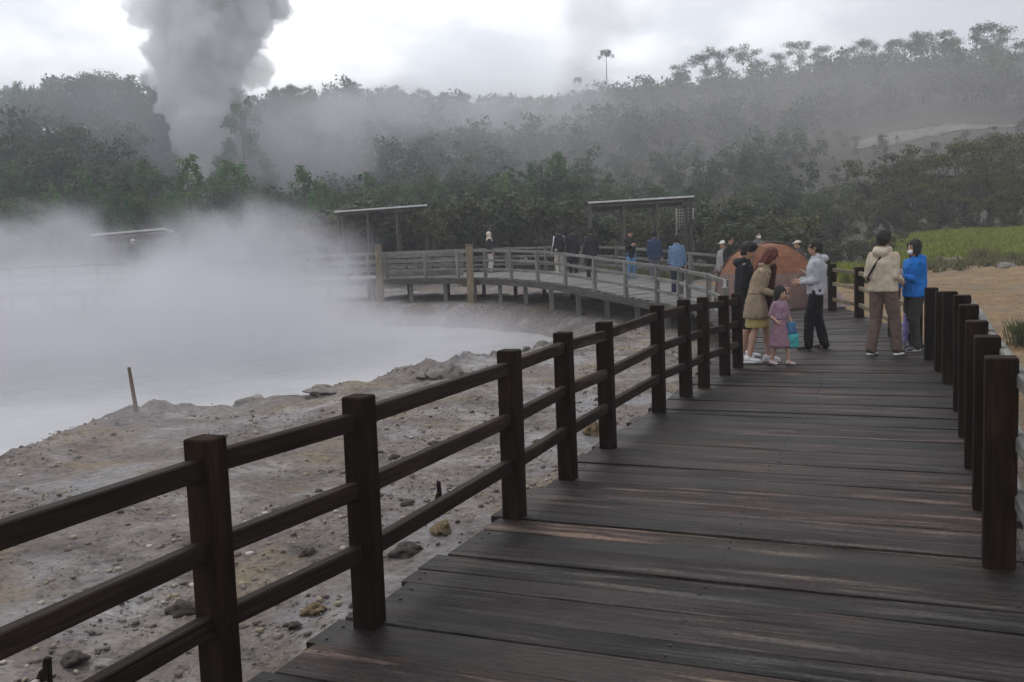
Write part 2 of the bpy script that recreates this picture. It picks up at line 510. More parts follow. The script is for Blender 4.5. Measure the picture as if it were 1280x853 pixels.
        if tbands:
            for i in (0, 1):
                tb = Soup()
                a0, e_, w_ = arms[i]
                off = Vector((0, (.05, -.05)[i], .02))
                tb.cap(a0 + off, e_ + off * .8, .028, .024); tb.cap(e_ + off * .8, w_ + off * .5, .024, .018)
                link('sleeve_stripe', tb.solid(vx * .7, 2), C(tbands), root)
    # --- bottom
    if bottom:
        s = Soup(); top_z = 1.0
        if bottom == 'skirt':
            s.loft([(0, 0, .52, .17, .2), (0, 0, .54, .172, .203), (0, 0, .75, .15, .19), (0, 0, .9, .125, .175), (0, 0, 1.02, .11, .155)])
        elif bottom == 'dress':
            s.loft([(0, 0, .40, .23, .26), (0, 0, .43, .23, .26), (0, 0, .7, .17, .2), (0, 0, .98, .115, .15), (*T(0, 0, 1.2)[:2], 1.2, .12, .16), (*T(0, 0, 1.40)[:2], 1.40, .085, .15)])
        else:
            s.loft([(0, 0, .86, .11, .155), (0, 0, .93, .122, .17), (0, 0, 1.02, .105, .152)])
            for i in (0, 1):
                h_, k_, a_ = legs[i]
                if bottom == 'trousers':
                    s.cap(h_, k_, .098 * g, .078); s.cap(k_, a_ + Vector((-.005, 0, -.015)), .078, .066)
                else:
                    s.cap(h_, h_.lerp(k_, .92), .1 * g, .088)
        nm = {'trousers': 'trousers', 'shorts': 'shorts', 'skirt': 'skirt', 'dress': 'dress'}[bottom]
        link(nm, s.solid(vx, 3, .009, 10, sd + 5, nm), C(bcol), root)
    # --- shoes
    for i in (0, 1):
        h_, k_, a_ = legs[i]; s = Soup()
        yaw = (.12, -.12)[i]; dx, dy = math.cos(yaw), math.sin(yaw)
        s.ell((a_.x - .018, a_.y, .058), (.064, .05, .058)); s.ell((a_.x + .07 * dx, a_.y + .07 * dy, .042), (.1, .043, .036)); s.ell((a_.x + .12 * dx, a_.y + .12 * dy, .036), (.06, .044, .03))
        sh_o = link('shoe', s.solid(.010 / S, 2, name='shoe'), plain('shoe', shoe, .6), root)
        if sole is not None:
            s = Soup(); s.loft([(a_.x + .045 * dx, a_.y + .045 * dy, .0, .135, .047), (a_.x + .045 * dx, a_.y + .045 * dy, .03, .137, .049)])
            so = link('sole', s.solid(.009 / S, 1, name='sole'), plain('sole', sole, .6), sh_o)
    # --- hair
    s = Soup()
    if hair in ('short', 'long', 'bob', 'tuft'):
        s.ell(H(-.018, 0, .032), (.098 * hs, .086 * hs, .105 * hs), HR)
        s.ell(H(-.03, 0, -.005), (.078 * hs, .081 * hs, .085 * hs), HR)
        if hair == 'tuft': s.ell(H(.02, 0, .085), (.085 * hs, .078 * hs, .058 * hs), HR)
        if hair in ('long', 'bob'):
            low = -.27 if hair == 'long' else -.16
            for q in (-1, 1):
                s.cap(H(-.02, q * .066, .02), H(.0, q * .072, low * .8), .032 * hs, .024 * hs)
            s.cap(H(-.05, 0, .0), H(-.05, 0, low), .062 * hs, .046 * hs)
            s.cap(H(.04, .062, .06), H(.035, .075, -.06), .028, .02); s.cap(H(.04, -.062, .06), H(.035, -.075, -.06), .028, .02)
        link('hair', s.solid(.011 / S, 2, .012, 26, sd, 'hair'), plain('hair', haircol, .8), root)
    elif hair == 'hijab':
        s.ell(H(-.022, 0, .015), (.105 * hs, .095 * hs, .122 * hs), HR)
        s.cap(H(-.01, .0, -.09), T(.0, 0, 1.37), .085, .13); s.ell(T(.03, 0, 1.33), (.12, .15, .09))
        link('headscarf', s.solid(.012 / S, 2, .008, 14, sd, 'headscarf'), C(haircol), root)
    elif hair == 'cap':
        s.ell(H(-.018, 0, .03), (.096 * hs, .084 * hs, .08 * hs), HR)
        link('hair', s.solid(.011 / S, 2, .008, 26, sd, 'hair'), plain('hair', (.012, .01, .009), .5), root)
        s = Soup(); s.ell(H(-.008, 0, .062), (.102 * hs, .09 * hs, .068 * hs), HR); s.ell(H(.10, 0, .045), (.07 * hs, .07 * hs, .012 * hs), HR)
        link('cap', s.solid(.010 / S, 2, name='cap'), C(haircol), root)
    if mask:
        s = Soup(); s.ell(H(.070, 0, -.052), (.036, .052, .043), HR)
        for q in (-1, 1): s.cap(H(.05, q * .06, -.03), H(-.01, q * .083, .0), .005, .005)
        link('face_mask', s.solid(.008 / S, 1, name='face_mask'), C((.75, .76, .78)), root)
    if extra: extra(root, arms, T, H, legs)
    return root

def facing(dx, dy): return math.atan2(dy, dx)

def bag_strap(col):
    def f(root, arms, T, H, legs):
        mb = Soup()
        pts = [T(.0, -.10, 1.47), T(-.13, -.03, 1.36), T(-.155, .06, 1.22), T(-.13, .16, 1.07), T(.0, .20, 1.0)]
        for a, b_ in zip(pts, pts[1:]): mb.cap(a, b_, .016, .016)
        mb.cap(pts[0], T(.12, -.02, 1.33), .016, .016); mb.cap(T(.12, -.02, 1.33), T(.14, .1, 1.12), .016, .016)
        mb.ell(T(.11, .15, 1.05), (.05, .09, .07))
        link('sling_bag', mb.solid(.012, 2), C(col), root)
    return f
def scarf_front(col):
    def f(root, arms, T, H, legs):
        s = Soup(); s.cap(T(.13, .015, 1.42), T(.165, .02, .95), .045, .06); s.cap(T(.165, .02, .95), T(.15, .02, .74), .06, .085)
        link('dark_dress_front', s.solid(.014, 3, .01, 9), C(col), root)
        s = Soup(); s.loft([(*T(0, 0, 1.01)[:2], T(0, 0, 1.01).z, .142, .188), (*T(0, 0, 1.015)[:2], T(0, 0, 1.015).z, .150, .196), (*T(0, 0, 1.045)[:2], T(0, 0, 1.045).z, .150, .196), (*T(0, 0, 1.05)[:2], T(0, 0, 1.05).z, .142, .188)])
        link('belt', s.solid(.01, 1), C((.20, .15, .10)), root)
        s = Soup(); s.cap(T(-.02, .10, 1.46), T(.10, .07, 1.34), .03, .035); s.cap(T(-.02, -.10, 1.46), T(.10, -.07, 1.34), .03, .035); s.cap(T(-.06, .07, 1.46), T(-.06, -.07, 1.46), .03, .03)
        link('collar', s.solid(.012, 2), C((.25, .19, .13)), root)
    return f

P_ = lambda px, py, z=0.0: at(px, py, z)
# foreground group -----------------------------------------------------------
person(P_(931, 449), facing(1, -.25), 1.62, 'man in black jacket and black shorts standing beside the woman in a beige coat', None,
       top=(.014, .015, .017), bottom='shorts', bcol=(.012, .012, .014), shoe=(.55, .57, .6), hair='tuft', nod=.35, hands=((.22, .16, 1.02), (.24, -.12, 1.0)), lean=.05,
       feet=((.06, .1), (-.03, -.1)), hood=True)
person(P_(947, 453), facing(.85, -.4), 1.57, 'red haired woman in a beige coat and yellow skirt bending towards the girl', None,
       top=(.25, .19, .13), top_len=.66, flare=.055, bottom='skirt', bcol=(.36, .29, .11), shoe=(.62, .6, .6), sole=(.6, .6, .6), hair='long', haircol=(.085, .018, .012),
       skin=(.42, .25, .18), nod=.62, lean=.24, hands=((.34, .05, 1.06), (.33, -.07, .98)), feet=((.14, .09), (-.10, -.1)), extra=scarf_front((.035, .012, .014)))
def girl_bag(root, arms, T, H, legs):
    s = Soup(); w = arms[0][2]
    s.loft([(w.x, w.y - .02, w.z - .50, .10, .15), (w.x, w.y - .02, w.z - .48, .115, .165), (w.x, w.y - .02, w.z - .26, .125, .175), (w.x, w.y - .02, w.z - .2, .10, .16)])
    s.cap((w.x, w.y - .12, w.z - .24), (w.x, w.y, w.z - .03), .014, .014); s.cap((w.x, w.y + .1, w.z - .24), (w.x, w.y, w.z - .03), .014, .014)
    o = link('teal_bag', s.solid(.016, 2, .01, 8), C((.06, .33, .34)), root)
    s = Soup(); s.loft([(w.x - .02, w.y - .02, w.z - .19, .1, .15), (w.x - .02, w.y - .02, w.z + .02, .09, .12), (w.x - .02, w.y - .02, w.z + .06, .05, .07)])
    link('blue_coat_in_hand', s.solid(.016, 2, .014, 9), C((.05, .13, .24)), root)
person(P_(975, 456), facing(.55, -.85), 1.02, 'small girl in a pink dress holding a teal bag', None,
       top=(.27, .17, .22), top_len=1.0, sleeves='short', bottom='dress', bcol=(.24, .14, .18), shoe=(.55, .42, .42), hair='bob', skin=(.44, .26, .19), child=True, nod=.2,
       hands=((.14, .26, .86), (.16, -.26, .98)), feet=((.16, .1), (-.12, -.12)), extra=girl_bag)
person(P_(1021, 437), facing(-1, .25), 1.60, 'man in a light grey hooded jacket and black trousers facing left', None,
       top=(.37, .37, .40), top_len=.86, bottom='trousers', bcol=(.010, .010, .013), shoe=(.02, .018, .018), hair='short', haircol=(.02, .013, .011), hood=True, girth=1.08,
       hands=((.24, .12, 1.05), (.25, -.10, 1.08)), feet=((.14, .09), (-.12, -.1)), nod=.1)
person(P_(1104, 444), facing(.75, .66), 1.70, 'tall young man in a cream jacket and brown trousers with a black sling strap', None,
       top=(.44, .37, .285), top_len=.88, bottom='trousers', bcol=(.135, .095, .078), shoe=(.012, .012, .013), sole=(.7, .68, .65), hair='tuft', hood=True, girth=1.06,
       hands=((.17, .19, .96), (.2, -.16, 1.0)), feet=((-.05, .15), (.12, -.14)), turn=.2, extra=bag_strap((.014, .014, .016)))
def blue_extra(root, arms, T, H, legs):
    w = arms[0][2]
    s = Soup(); s.cap((w.x + .02, w.y, w.z + .02), (w.x + .03, w.y, w.z + .10), .02, .02); s.ell((w.x + .02, w.y, w.z + .04), (.012, .04, .075))
    link('phone', s.solid(.01, 1), plain('phone', (.35, .3, .4), .3), root)
person(P_(1143, 438), facing(-1, -.25), 1.55, 'woman in a bright blue hooded jacket wearing a white face mask', None,
       top=(.010, .125, .42), top_len=.84, flare=.01, bottom='trousers', bcol=(.038, .034, .032), shoe=(.05, .05, .055), sole=(.4, .4, .4), hair='bob', mask=True, hood=True, girth=1.1,
       hands=((.27, .07, 1.16), (.27, -.06, 1.0)), feet=((.05, .1), (-.06, -.1)), extra=blue_extra)
# folded umbrella leaning in front of the blue jacket
w0, w1 = P_(1131, 438), P_(1131, 438) + Vector((.06, .05, .82))
root = empty('folded_umbrella', w0); tag(root, 'folded lilac umbrella standing in front of the woman in blue', 'umbrella')
s = Soup(); d = (w1 - w0); s.cap(d * .12, d * .35, .012, .045); s.cap(d * .35, d * .85, .045, .02)
link('canopy', s.solid(.012, 2, .012, 14, 3), C((.25, .22, .46)), root)
s = Soup(); s.cap(d * 0, d * .95, .008, .008); s.cap(d * .95, d, .014, .014); s.cap(d, d + Vector((.05, 0, .03)), .013, .011)
link('handle', s.solid(.007, 1), plain('handle', (.05, .045, .05), .4), root)

# people on the far bridge ----------------------------------------------------
def BP(px, py, z): return at(px, py, z)
GB = 'visitors standing on the far bridge'
far = [
 ((613, 341), .50, .35, 1.58, 'woman in a cream headscarf and black top on the far bridge', dict(hair='hijab', haircol=(.55, .45, .35), top=(.016, .016, .018), bcol=(.42, .39, .38), bottom='trousers')),
 ((700, 344), .42, 2.2, 1.68, 'person in a black jacket with white sleeve stripes and beige trousers', dict(top=(.016, .016, .02), tbands=(.65, .65, .68), bcol=(.36, .33, .29))),
 ((717, 344), .40, 1.2, 1.70, 'person all in black between the striped jacket and the dark coat', dict(top=(.014, .014, .018), bcol=(.013, .013, .016))),
 ((740, 351), .33, 1.8, 1.72, 'person in a dark jacket and dark trousers at the bridge front rail', dict(top=(.018, .018, .023), bcol=(.012, .012, .015), hair='tuft')),
 ((789, 352), .25, -1.3, 1.66, 'person in a black cap and jacket with blue jeans', dict(top=(.016, .015, .017), bcol=(.10, .19, .33), hair='cap', haircol=(.015, .015, .017), hands=((.24, .06, 1.2), (.24, -.06, 1.2)))),
 ((819, 355), .18, 1.5, 1.68, 'person in a navy jacket seen from behind on the bridge', dict(top=(.022, .042, .085), bcol=(.10, .10, .12))),
 ((847, 369), .08, 1.4, 1.62, 'person in a light blue patterned shirt at the near end of the bridge', dict(top=(.11, .18, .28), bcol=(.022, .028, .05))),
 ((912, 379), .0, -.6, 1.66, 'dark haired person in a black top behind the tent', dict(top=(.02, .02, .022), bcol=(.03, .03, .035))),
 ((905, 374), .0, -2.6, 1.52, 'person in a pale cap and grey top left of the tent', dict(top=(.27, .26, .26), bcol=(.05, .04, .04), hair='cap', haircol=(.6, .58, .55))),
 ((948, 367), .02, -1.4, 1.72, 'black haired person with a white mask looking over the tent', dict(top=(.12, .12, .13), bcol=(.03, .03, .035), mask=True)),
 ((998, 371), .0, 2.8, 1.45, 'person in a pale hat partly behind the grey jacket man', dict(top=(.05, .05, .045), bcol=(.03, .03, .03), hair='cap', haircol=(.55, .5, .42))),
]
for (px, py), z, fa, hgt, lab, kw in far:
    person(BP(px, py, z), fa, hgt, lab, GB, fine=False, hands=kw.pop('hands', ((.12, .22, .86), (.06, -.24, .84))), **kw)
person(at_y(170, 352, 38.0), -1.5, 1.66, 'person in dark clothes standing in the steam below the left shelter', None, fine=False, top=(.02, .02, .025), bcol=(.02, .02, .025), hair='cap', haircol=(.5, .48, .45))

# ------------------------------------------------------------------ terrain
POND = np.array([(-45, -4), (-18, 3), (-10, 7.0), (-7.5, 9.8), (-6.9, 12), (-6.9, 14.6), (-6.3, 16.2), (-5.4, 16.2), (-4.5, 15.3), (-3.5, 16.0), (-2.4, 18), (-.8, 19.6), (.3, 21.3), (1.2, 22.6), (1.9, 24.4), (1.4, 26.8), (0.2, 29.2), (-1.2, 31.3), (-4, 33.6), (-10, 35.2), (-24, 35.5), (-45, 34)], float)
def sd_poly(X, Y, P):
    d = np.full(X.shape, 1e9); inside = np.zeros(X.shape, bool)
    for i in range(len(P)):
        a = P[i]; b = P[(i + 1) % len(P)]; e = b - a
        wx, wy = X - a[0], Y - a[1]
        t = np.clip((wx * e[0] + wy * e[1]) / (e @ e), 0, 1)
        d = np.minimum(d, np.hypot(wx - e[0] * t, wy - e[1] * t))
        c = (a[1] > Y) != (b[1] > Y)
        with np.errstate(divide='ignore', invalid='ignore'):
            xc = (b[0] - a[0]) * (Y - a[1]) / (b[1] - a[1]) + a[0]
        inside ^= c & (X < xc)
    return np.where(inside, -d, d)
HT = np.array([  # photo x, foot distance, crest distance, crest height
 (-1500, 80, 170, 14), (-400, 72, 140, 15), (0, 88, 128, 14.4), (130, 88, 128, 16.6), (190, 90, 132, 15.2), (225, 96, 165, 14), (275, 98, 215, 23.5), (330, 98, 218, 28), (450, 92, 220, 30),
 (600, 88, 220, 26.9), (700, 84, 215, 24.9), (760, 80, 202, 25.7), (900, 76, 200, 26.1), (1050, 70, 200, 25.2), (1200, 64, 200, 24.8), (1300, 62, 200, 22.6), (1700, 60, 200, 22), (3000, 60, 190, 20)], float)
def height(X, Y):
    X = np.asarray(X, float); Y = np.asarray(Y, float)
    r = np.hypot(X, Y); th = np.arctan2(X, Y)
    pxe = 640 + 1200 * np.tan(np.clip(th, -1.1, 1.1))
    r0 = np.interp(pxe, HT[:, 0], HT[:, 1]); r1 = np.interp(pxe, HT[:, 0], HT[:, 2]); H = np.interp(pxe, HT[:, 0], HT[:, 3])
    h = -.55 + .22 * sstep(24, 37, Y) + .9 * sstep(39, 60, Y)
    h = h - .06 * np.exp(-(((X + 5.6) / 2.8) ** 2 + ((Y - 14.2) / 3.2) ** 2)) + .2 * np.exp(-(((X + 1.8) / 2.2) ** 2 + ((Y - 18.2) / 2.0) ** 2))
    az = X / np.maximum(Y, 1)
    h = h + 0.42 * sstep(41, 54, Y) * sstep(.33, .47, az) + .2 * sstep(0, 8, X - 4 - .25 * Y)
    fac = sstep(-.2, .3, np.cos(th))
    hill = H * sstep(r0, r1, r) * fac - 6 * sstep(r1, r1 + 150, r) * fac
    # the left hill ends in a steep shoulder by the plume
    h = h + hill
    h = h + .16 * fbm(X, Y, 4, .35) * sstep(1, 4, r) + .09 * fbm(X, Y, 3, 1.9) + .03 * fbm(X, Y, 2, 7.0)
    h = h + 2.2 * fbm(X, Y, 3, .035) * sstep(60, 110, r)
    sd = sd_poly(X, Y, POND) + .45 * fbm(X, Y, 3, .8)
    k = sstep(-.6, 1.1, sd)
    band = np.exp(-((sd - 1.0) / .55) ** 2) * (Y < 24)
    rid = 1 - 2.2 * np.abs(fbm(X, Y, 4, 1.5))
    h = h + band * (.0 + .20 * np.maximum(0, rid - .35))
    return -1.45 * (1 - k) + h * k
def hz(x, y): return float(height(np.array([x]), np.array([y]))[0])

NX, NY = 430, 470
tx = np.linspace(-1, 1, NX); gx = 430 * np.sinh(5.4 * tx) / np.sinh(5.4) + 0
ty = np.linspace(0, 1, NY); gy = -12 + 2.0 * 0 + (np.sinh(4.6 * (ty - .16)) - np.sinh(4.6 * -.16)) / (np.sinh(4.6 * .84) - np.sinh(4.6 * -.16)) * 540
GX, GY = np.meshgrid(gx, gy)
GZ = height(GX, GY)
V = np.stack([GX.ravel(), GY.ravel(), GZ.ravel()], 1)
idx = np.arange(NX * NY).reshape(NY, NX)
Fq = np.stack([idx[:-1, :-1].ravel(), idx[:-1, 1:].ravel(), idx[1:, 1:].ravel(), idx[1:, :-1].ravel()], 1)
az = GX / np.maximum(GY, 1)
fieldness = np.maximum(sstep(0.5, 1.4, (.92 * GX - .391 * GY)), sstep(12, 15, GY) * sstep(6.2, 7.2, GX)) * (GY > 0)
wob = fbm(GX, GY, 4, .25)
sandz = fieldness * (1 - sstep(41, 45, GY + 6 * wob))
grassz = sstep(41, 45, GY + 6 * wob) * (1 - sstep(56, 64, GY)) * sstep(.38, .46, az + .12 * wob)
hillz = np.clip(sstep(40, 52, GY + 6 * wob) + sstep(52, 64, np.hypot(GX, GY)), 0, 1) * (1 - grassz)
zc = np.stack([sandz.ravel(), grassz.ravel(), hillz.ravel()], 1)
me = np_mesh('ground', V, Fq, True, zc)
m, nt, b = newmat('geothermal_ground'); N = NT(nt)
g = N.n('ShaderNodeNewGeometry').outputs['Position']
n_big = N.noise(g, .22, 6, .6); n_mid = N.noise(g, 1.3, 7, .65, .3); n_fine = N.noise(g, 9, 6, .7); n_peb = N.n('ShaderNodeTexVoronoi', Scale=13.0); N.l(g, n_peb.inputs['Vector'])
n_wet = N.noise(N.mapping(g, (1, 1, 1), (11, 4, 0)), .55, 5, .6)
n_spk = N.noise(g, 30, 4, .7)
n_och = N.noise(N.mapping(g, (1, 1, 1), (31, 14, 0)), .7, 5, .65)
mud = N.ramp(n_mid, [(.29, (.045, .037, .032)), (.43, (.122, .102, .09)), (.55, (.185, .161, .145)), (.68, (.34, .315, .295))])
mud = N.mix(N.ramp(n_big, [(.4, 0.0), (.62, .6)]), mud, (.20, .158, .152))
mud = N.mix(N.ramp(n_och, [(.53, 0.0), (.68, .7)]), mud, (.235, .175, .09))
wet = N.ramp(n_wet, [(.52, 0.0), (.62, 1.0)])
mud = N.mix(N.math('MULTIPLY', wet, .7), mud, (.225, .22, .23))
spk = N.ramp(n_fine, [(.32, .28), (.46, .95), (.6, 1.1), (.74, 1.6)])
mud = N.mix(1.0, mud, spk, 'MULTIPLY')
mud = N.mix(1.0, mud, N.ramp(n_spk, [(.30, .35), (.44, .95), (.62, 1.05), (.74, 1.7)]), 'MULTIPLY')
sand = N.ramp(n_mid, [(.3, (.15, .088, .034)), (.55, (.235, .145, .058)), (.75, (.33, .225, .105))])
sand = N.mix(1.0, sand, N.ramp(n_fine, [(.33, .45), (.5, 1.0), (.7, 1.3)]), 'MULTIPLY')
sand = N.mix(N.ramp(n_och, [(.5, 0.0), (.62, .7)]), sand, (.16, .125, .08))
sand = N.mix(N.ramp(n_wet, [(.55, 0.0), (.7, .6)]), sand, (.10, .085, .04))
gr = N.ramp(n_mid, [(.3, (.07, .11, .012)), (.55, (.13, .19, .022)), (.75, (.2, .25, .05))])
hl = N.ramp(n_mid, [(.3, (.022, .026, .014)), (.6, (.05, .05, .028)), (.8, (.09, .078, .045))])
sc_ = N.n('ShaderNodeSeparateColor'); N.l(N.n('ShaderNodeAttribute', _attribute_name='Col').outputs['Color'], sc_.inputs[0])
c = N.mix(sc_.outputs[0], mud, sand); c = N.mix(sc_.outputs[1], c, gr); c = N.mix(sc_.outputs[2], c, hl)
N.l(c, b.inputs['Base Color'])
anyz = N.math('ADD', N.math('ADD', sc_.outputs[0], sc_.outputs[1]), sc_.outputs[2], True)
N.l(N.mix(N.math('MULTIPLY', wet, N.math('SUBTRACT', 1.0, anyz)), (.85, .85, .85), (.32, .32, .32)), b.inputs['Roughness'])
peb = N.math('SUBTRACT', 1.0, n_peb.outputs['Distance'])
hgt = N.math('ADD', N.math('ADD', N.math('MULTIPLY', n_mid, 1.0), N.math('MULTIPLY', n_fine, .55)), N.math('ADD', N.math('MULTIPLY', peb, .22), N.math('MULTIPLY', n_spk, .16)))
N.bump(hgt, 1.0, .14, b)
M['ground'] = m
tag(link('ground', me, m), kind='structure')

# pond
m, nt, b = newmat('milky_pond_water'); N = NT(nt)
g = N.n('ShaderNodeNewGeometry').outputs['Position']
N.l(N.ramp(N.noise(g, .5, 4), [(.35, (.40, .40, .405)), (.7, (.52, .52, .525))]), b.inputs['Base Color'])
b.inputs['Roughness'].default_value = .12
N.bump(N.noise(N.mapping(g, (1, 2.2, 1)), 3.5, 4), .18, .05, b)
me = np_mesh('water', [(-48, 2, -1.1), (6, 2, -1.1), (6, 38, -1.1), (-48, 38, -1.1)], [(0, 1, 2, 3)])
tag(link('water', me, m), kind='structure')

# ------------------------------------------------------------------ boardwalk
D = Vector((.391, .9204, 0)).normalized(); NR = Vector((D.y, -D.x, 0))     # walking direction, right hand normal
def wp(n, a, z=0.0): return NR * n + D * a + Vector((0, 0, z))
def resample(pts, n):
    pts = [Vector(p) for p in pts]
    L = [0]
    for a, b_ in zip(pts, pts[1:]): L.append(L[-1] + (b_ - a).length)
    xs = np.linspace(0, L[-1], n)
    arr = np.array([p[:] for p in pts])
    return [Vector((np.interp(x, L, arr[:, 0]), np.interp(x, L, arr[:, 1]), np.interp(x, L, arr[:, 2]))) for x in xs], L[-1]
def smoothpts(pts, it=2):
    pts = [Vector(p) for p in pts]
    for _ in range(it):
        q = [pts[0]]
        for a, b_ in zip(pts, pts[1:]): q += [a.lerp(b_, .25), a.lerp(b_, .75)]
        q.append(pts[-1]); pts = q
    return pts
def planks(left, right, pw, gap, thick, name, mat, kind='structure', jit=.05, nails=None):
    left = [Vector(p) for p in left]; right = [Vector(p) for p in right]
    cum = [0.0]
    for i in range(len(left) - 1):
        cum.append(cum[-1] + .5 * ((left[i + 1] - left[i]).length + (right[i + 1] - right[i]).length))
    LL = RL = cum[-1]
    mb = MB(); spots = []; mb.tints = []
    ts = [0.0]
    while ts[-1] < 1: ts.append(ts[-1] + pw / LL * random.uniform(.75, 1.3))
    ts[-1] = 1.0
    def P(arr, q):
        x = q * LL
        for i in range(len(cum) - 1):
            if x <= cum[i + 1] or i == len(cum) - 2:
                return arr[i].lerp(arr[i + 1], min(1, (x - cum[i]) / (cum[i + 1] - cum[i])))
    lm, rm = left, right
    for a, b_ in zip(ts, ts[1:]):
        gl = gap / max(LL, RL) * random.choice((.2, .3, .4, .6, 1.0, 1.3))
        A0, B0 = P(lm, min(a + gl, 1)), P(rm, min(a + gl, 1)); A1, B1 = P(lm, min(b_, 1)), P(rm, min(b_, 1))
        dz = random.uniform(-.006, .006); tl = random.uniform(-.004, .004)
        ex0, ex1 = random.uniform(-jit, jit), random.uniform(-jit, jit)
        ax = (B0 - A0).normalized()
        A0, A1 = A0 - ax * ex0, A1 - ax * ex0; B0, B1 = B0 + ax * ex1, B1 + ax * ex1
        W = (A1 - A0).length; L = (B0 - A0).length
        ou, ov = random.uniform(0, 60), random.uniform(0, 60)
        base = len(mb.v); NS = 9
        bv = .0035; bt_ = random.random()
        for k in range(NS):
            q = k / (NS - 1)
            p0, p1 = A0.lerp(B0, q), A1.lerp(B1, q)
            acr = (p1 - p0).normalized()
            zz = Vector((0, 0, dz + tl * (q - .5) * 2 + .003 * math.sin(q * 5 + ou)))
            for p in (p0 - Vector((0, 0, thick)) + zz, p0 - Vector((0, 0, bv)) + zz, p0 + acr * bv + zz, p1 - acr * bv + zz, p1 - Vector((0, 0, bv)) + zz, p1 - Vector((0, 0, thick)) + zz):
                mb.v.append(tuple(p)); mb.tints.append(bt_)
        cv = (-thick, -bv, 0, W, W + bv, W + thick)
        for k in range(NS - 1):
            for j in range(5):
                mb.f.append((base + k * 6 + j, base + (k + 1) * 6 + j, base + (k + 1) * 6 + j + 1, base + k * 6 + j + 1))
                u0, u1 = ou + L * k / (NS - 1), ou + L * (k + 1) / (NS - 1)
                mb.uv.append([(u0, ov + cv[j]), (u1, ov + cv[j]), (u1, ov + cv[j + 1]), (u0, ov + cv[j + 1])])
            mb.f.append((base + k * 6 + 5, base + (k + 1) * 6 + 5, base + (k + 1) * 6, base + k * 6)); mb.uv.append([(ou, ov)] * 4)
        for k in (0, NS - 1):
            mb.f.append(tuple(base + k * 6 + j for j in (range(6) if k == 0 else reversed(range(6))))); mb.uv.append([(ou + .01 * j, ov + .02 * j) for j in range(6)])
        if nails is not None and (A0.y + B0.y) < 24:
            for q in nails:
                for e in (.25, .75):
                    p = A0.lerp(B0, q).lerp(A1.lerp(B1, q), e)
                    spots.append(p + Vector((random.uniform(-.012, .012), random.uniform(-.01, .01), dz + .002)))
    o = mb.build(name, mat)
    return o, spots

def edge_main(n): return [wp(n, a) for a in (-4, 0, 4, 8, 11.4)]
left_edge = smoothpts(edge_main(-2.53) + [Vector(p) for p in ((3.15, 14.2, 0), (3.7, 16.6, 0), (3.95, 19.2, 0), (4.0, 21.4, 0))], 1)
right_edge = smoothpts(edge_main(.55) + [Vector(p) for p in ((5.85, 13.4, 0), (6.6, 16.0, 0), (7.15, 20.0, 0), (7.7, 22.9, 0))], 1)
deck, nail_spots = planks(left_edge, right_edge, .25, .012, .045, 'boardwalk', M['deck'], nails=(.025, .5, .975))
tag(deck, kind='structure')
# joists and bearers under the deck, and nail heads
mb = MB()
for n in (-2.4, -1.0, .4):
    mb.box(wp(n, -4, -.125), wp(n, 11.6, -.125), .1, .15)
for a in np.arange(-3, 12, 1.6):
    for n in (-2.3, .3): mb.box(wp(n, a, -.9), wp(n, a, -.2), .14, .14)
o = mb.build('boardwalk_bearers', M['post']); tag(o, kind='structure')
mb = MB()
for p in nail_spots:
    mb.tube([p - Vector((0, 0, .004)), p + Vector((0, 0, .0015))], [.0085, .0075], 6)
o = mb.build('nail_heads', plain('iron', (.012, .011, .011), .6)); tag(o, kind='structure')

# railings ---------------------------------------------------------------------
def railing(label, posts, heights, mat_p, mat_r, w=.14, rails=(.90, .60, .325), rw=.055, rh=.075, extend=None, group=None, cap_to_cap=True, name='wooden_railing', below=0.0, outer=None, direction=None, bev=.007, rail_off=0.0):
    root = empty(name, posts[0]); tag(root, label, 'railing', group)
    pts = [Vector(p) for p in posts]
    for i, p in enumerate(pts):
        d = direction if direction is not None else (pts[min(i + 1, len(pts) - 1)] - pts[max(i - 1, 0)]).normalized()
        d = Vector((d.x, d.y, 0)).normalized()
        h = heights[i] if isinstance(heights, (list, tuple)) else heights
        mb = MB(); tilt = Vector((random.uniform(-.01, .01), random.uniform(-.01, .01), 0))
        mb.box(p - Vector((0, 0, below)), p + Vector((0, 0, h)) + tilt, w * random.uniform(.97, 1.03), w * random.uniform(.97, 1.03), up=d, bev=bev)
        mb.build('post', mat_p, root)
    seq = list(zip(pts, [heights[i] if isinstance(heights, (list, tuple)) else heights for i in range(len(pts))]))
    if extend is not None: seq = [(Vector(extend), seq[0][1])] + seq
    for (a, ha), (b_, hb) in zip(seq, seq[1:]):
        for fr in rails:
            j = random.uniform(-.008, .008)
            d = (b_ - a).normalized()
            if rail_off:
                sd_ = d.cross(Vector((0, 0, 1))).normalized() * rail_off; a, b_ = Vector(a), Vector(b_)
            else: sd_ = Vector()
            mb = MB(); mb.box(a + sd_ + Vector((0, 0, ha * fr + j)) + d * .02, b_ + sd_ + Vector((0, 0, hb * fr - j)) - d * .02, rw, rh, bev=.006)
            mb.build('rail', mat_r, root)
    return root

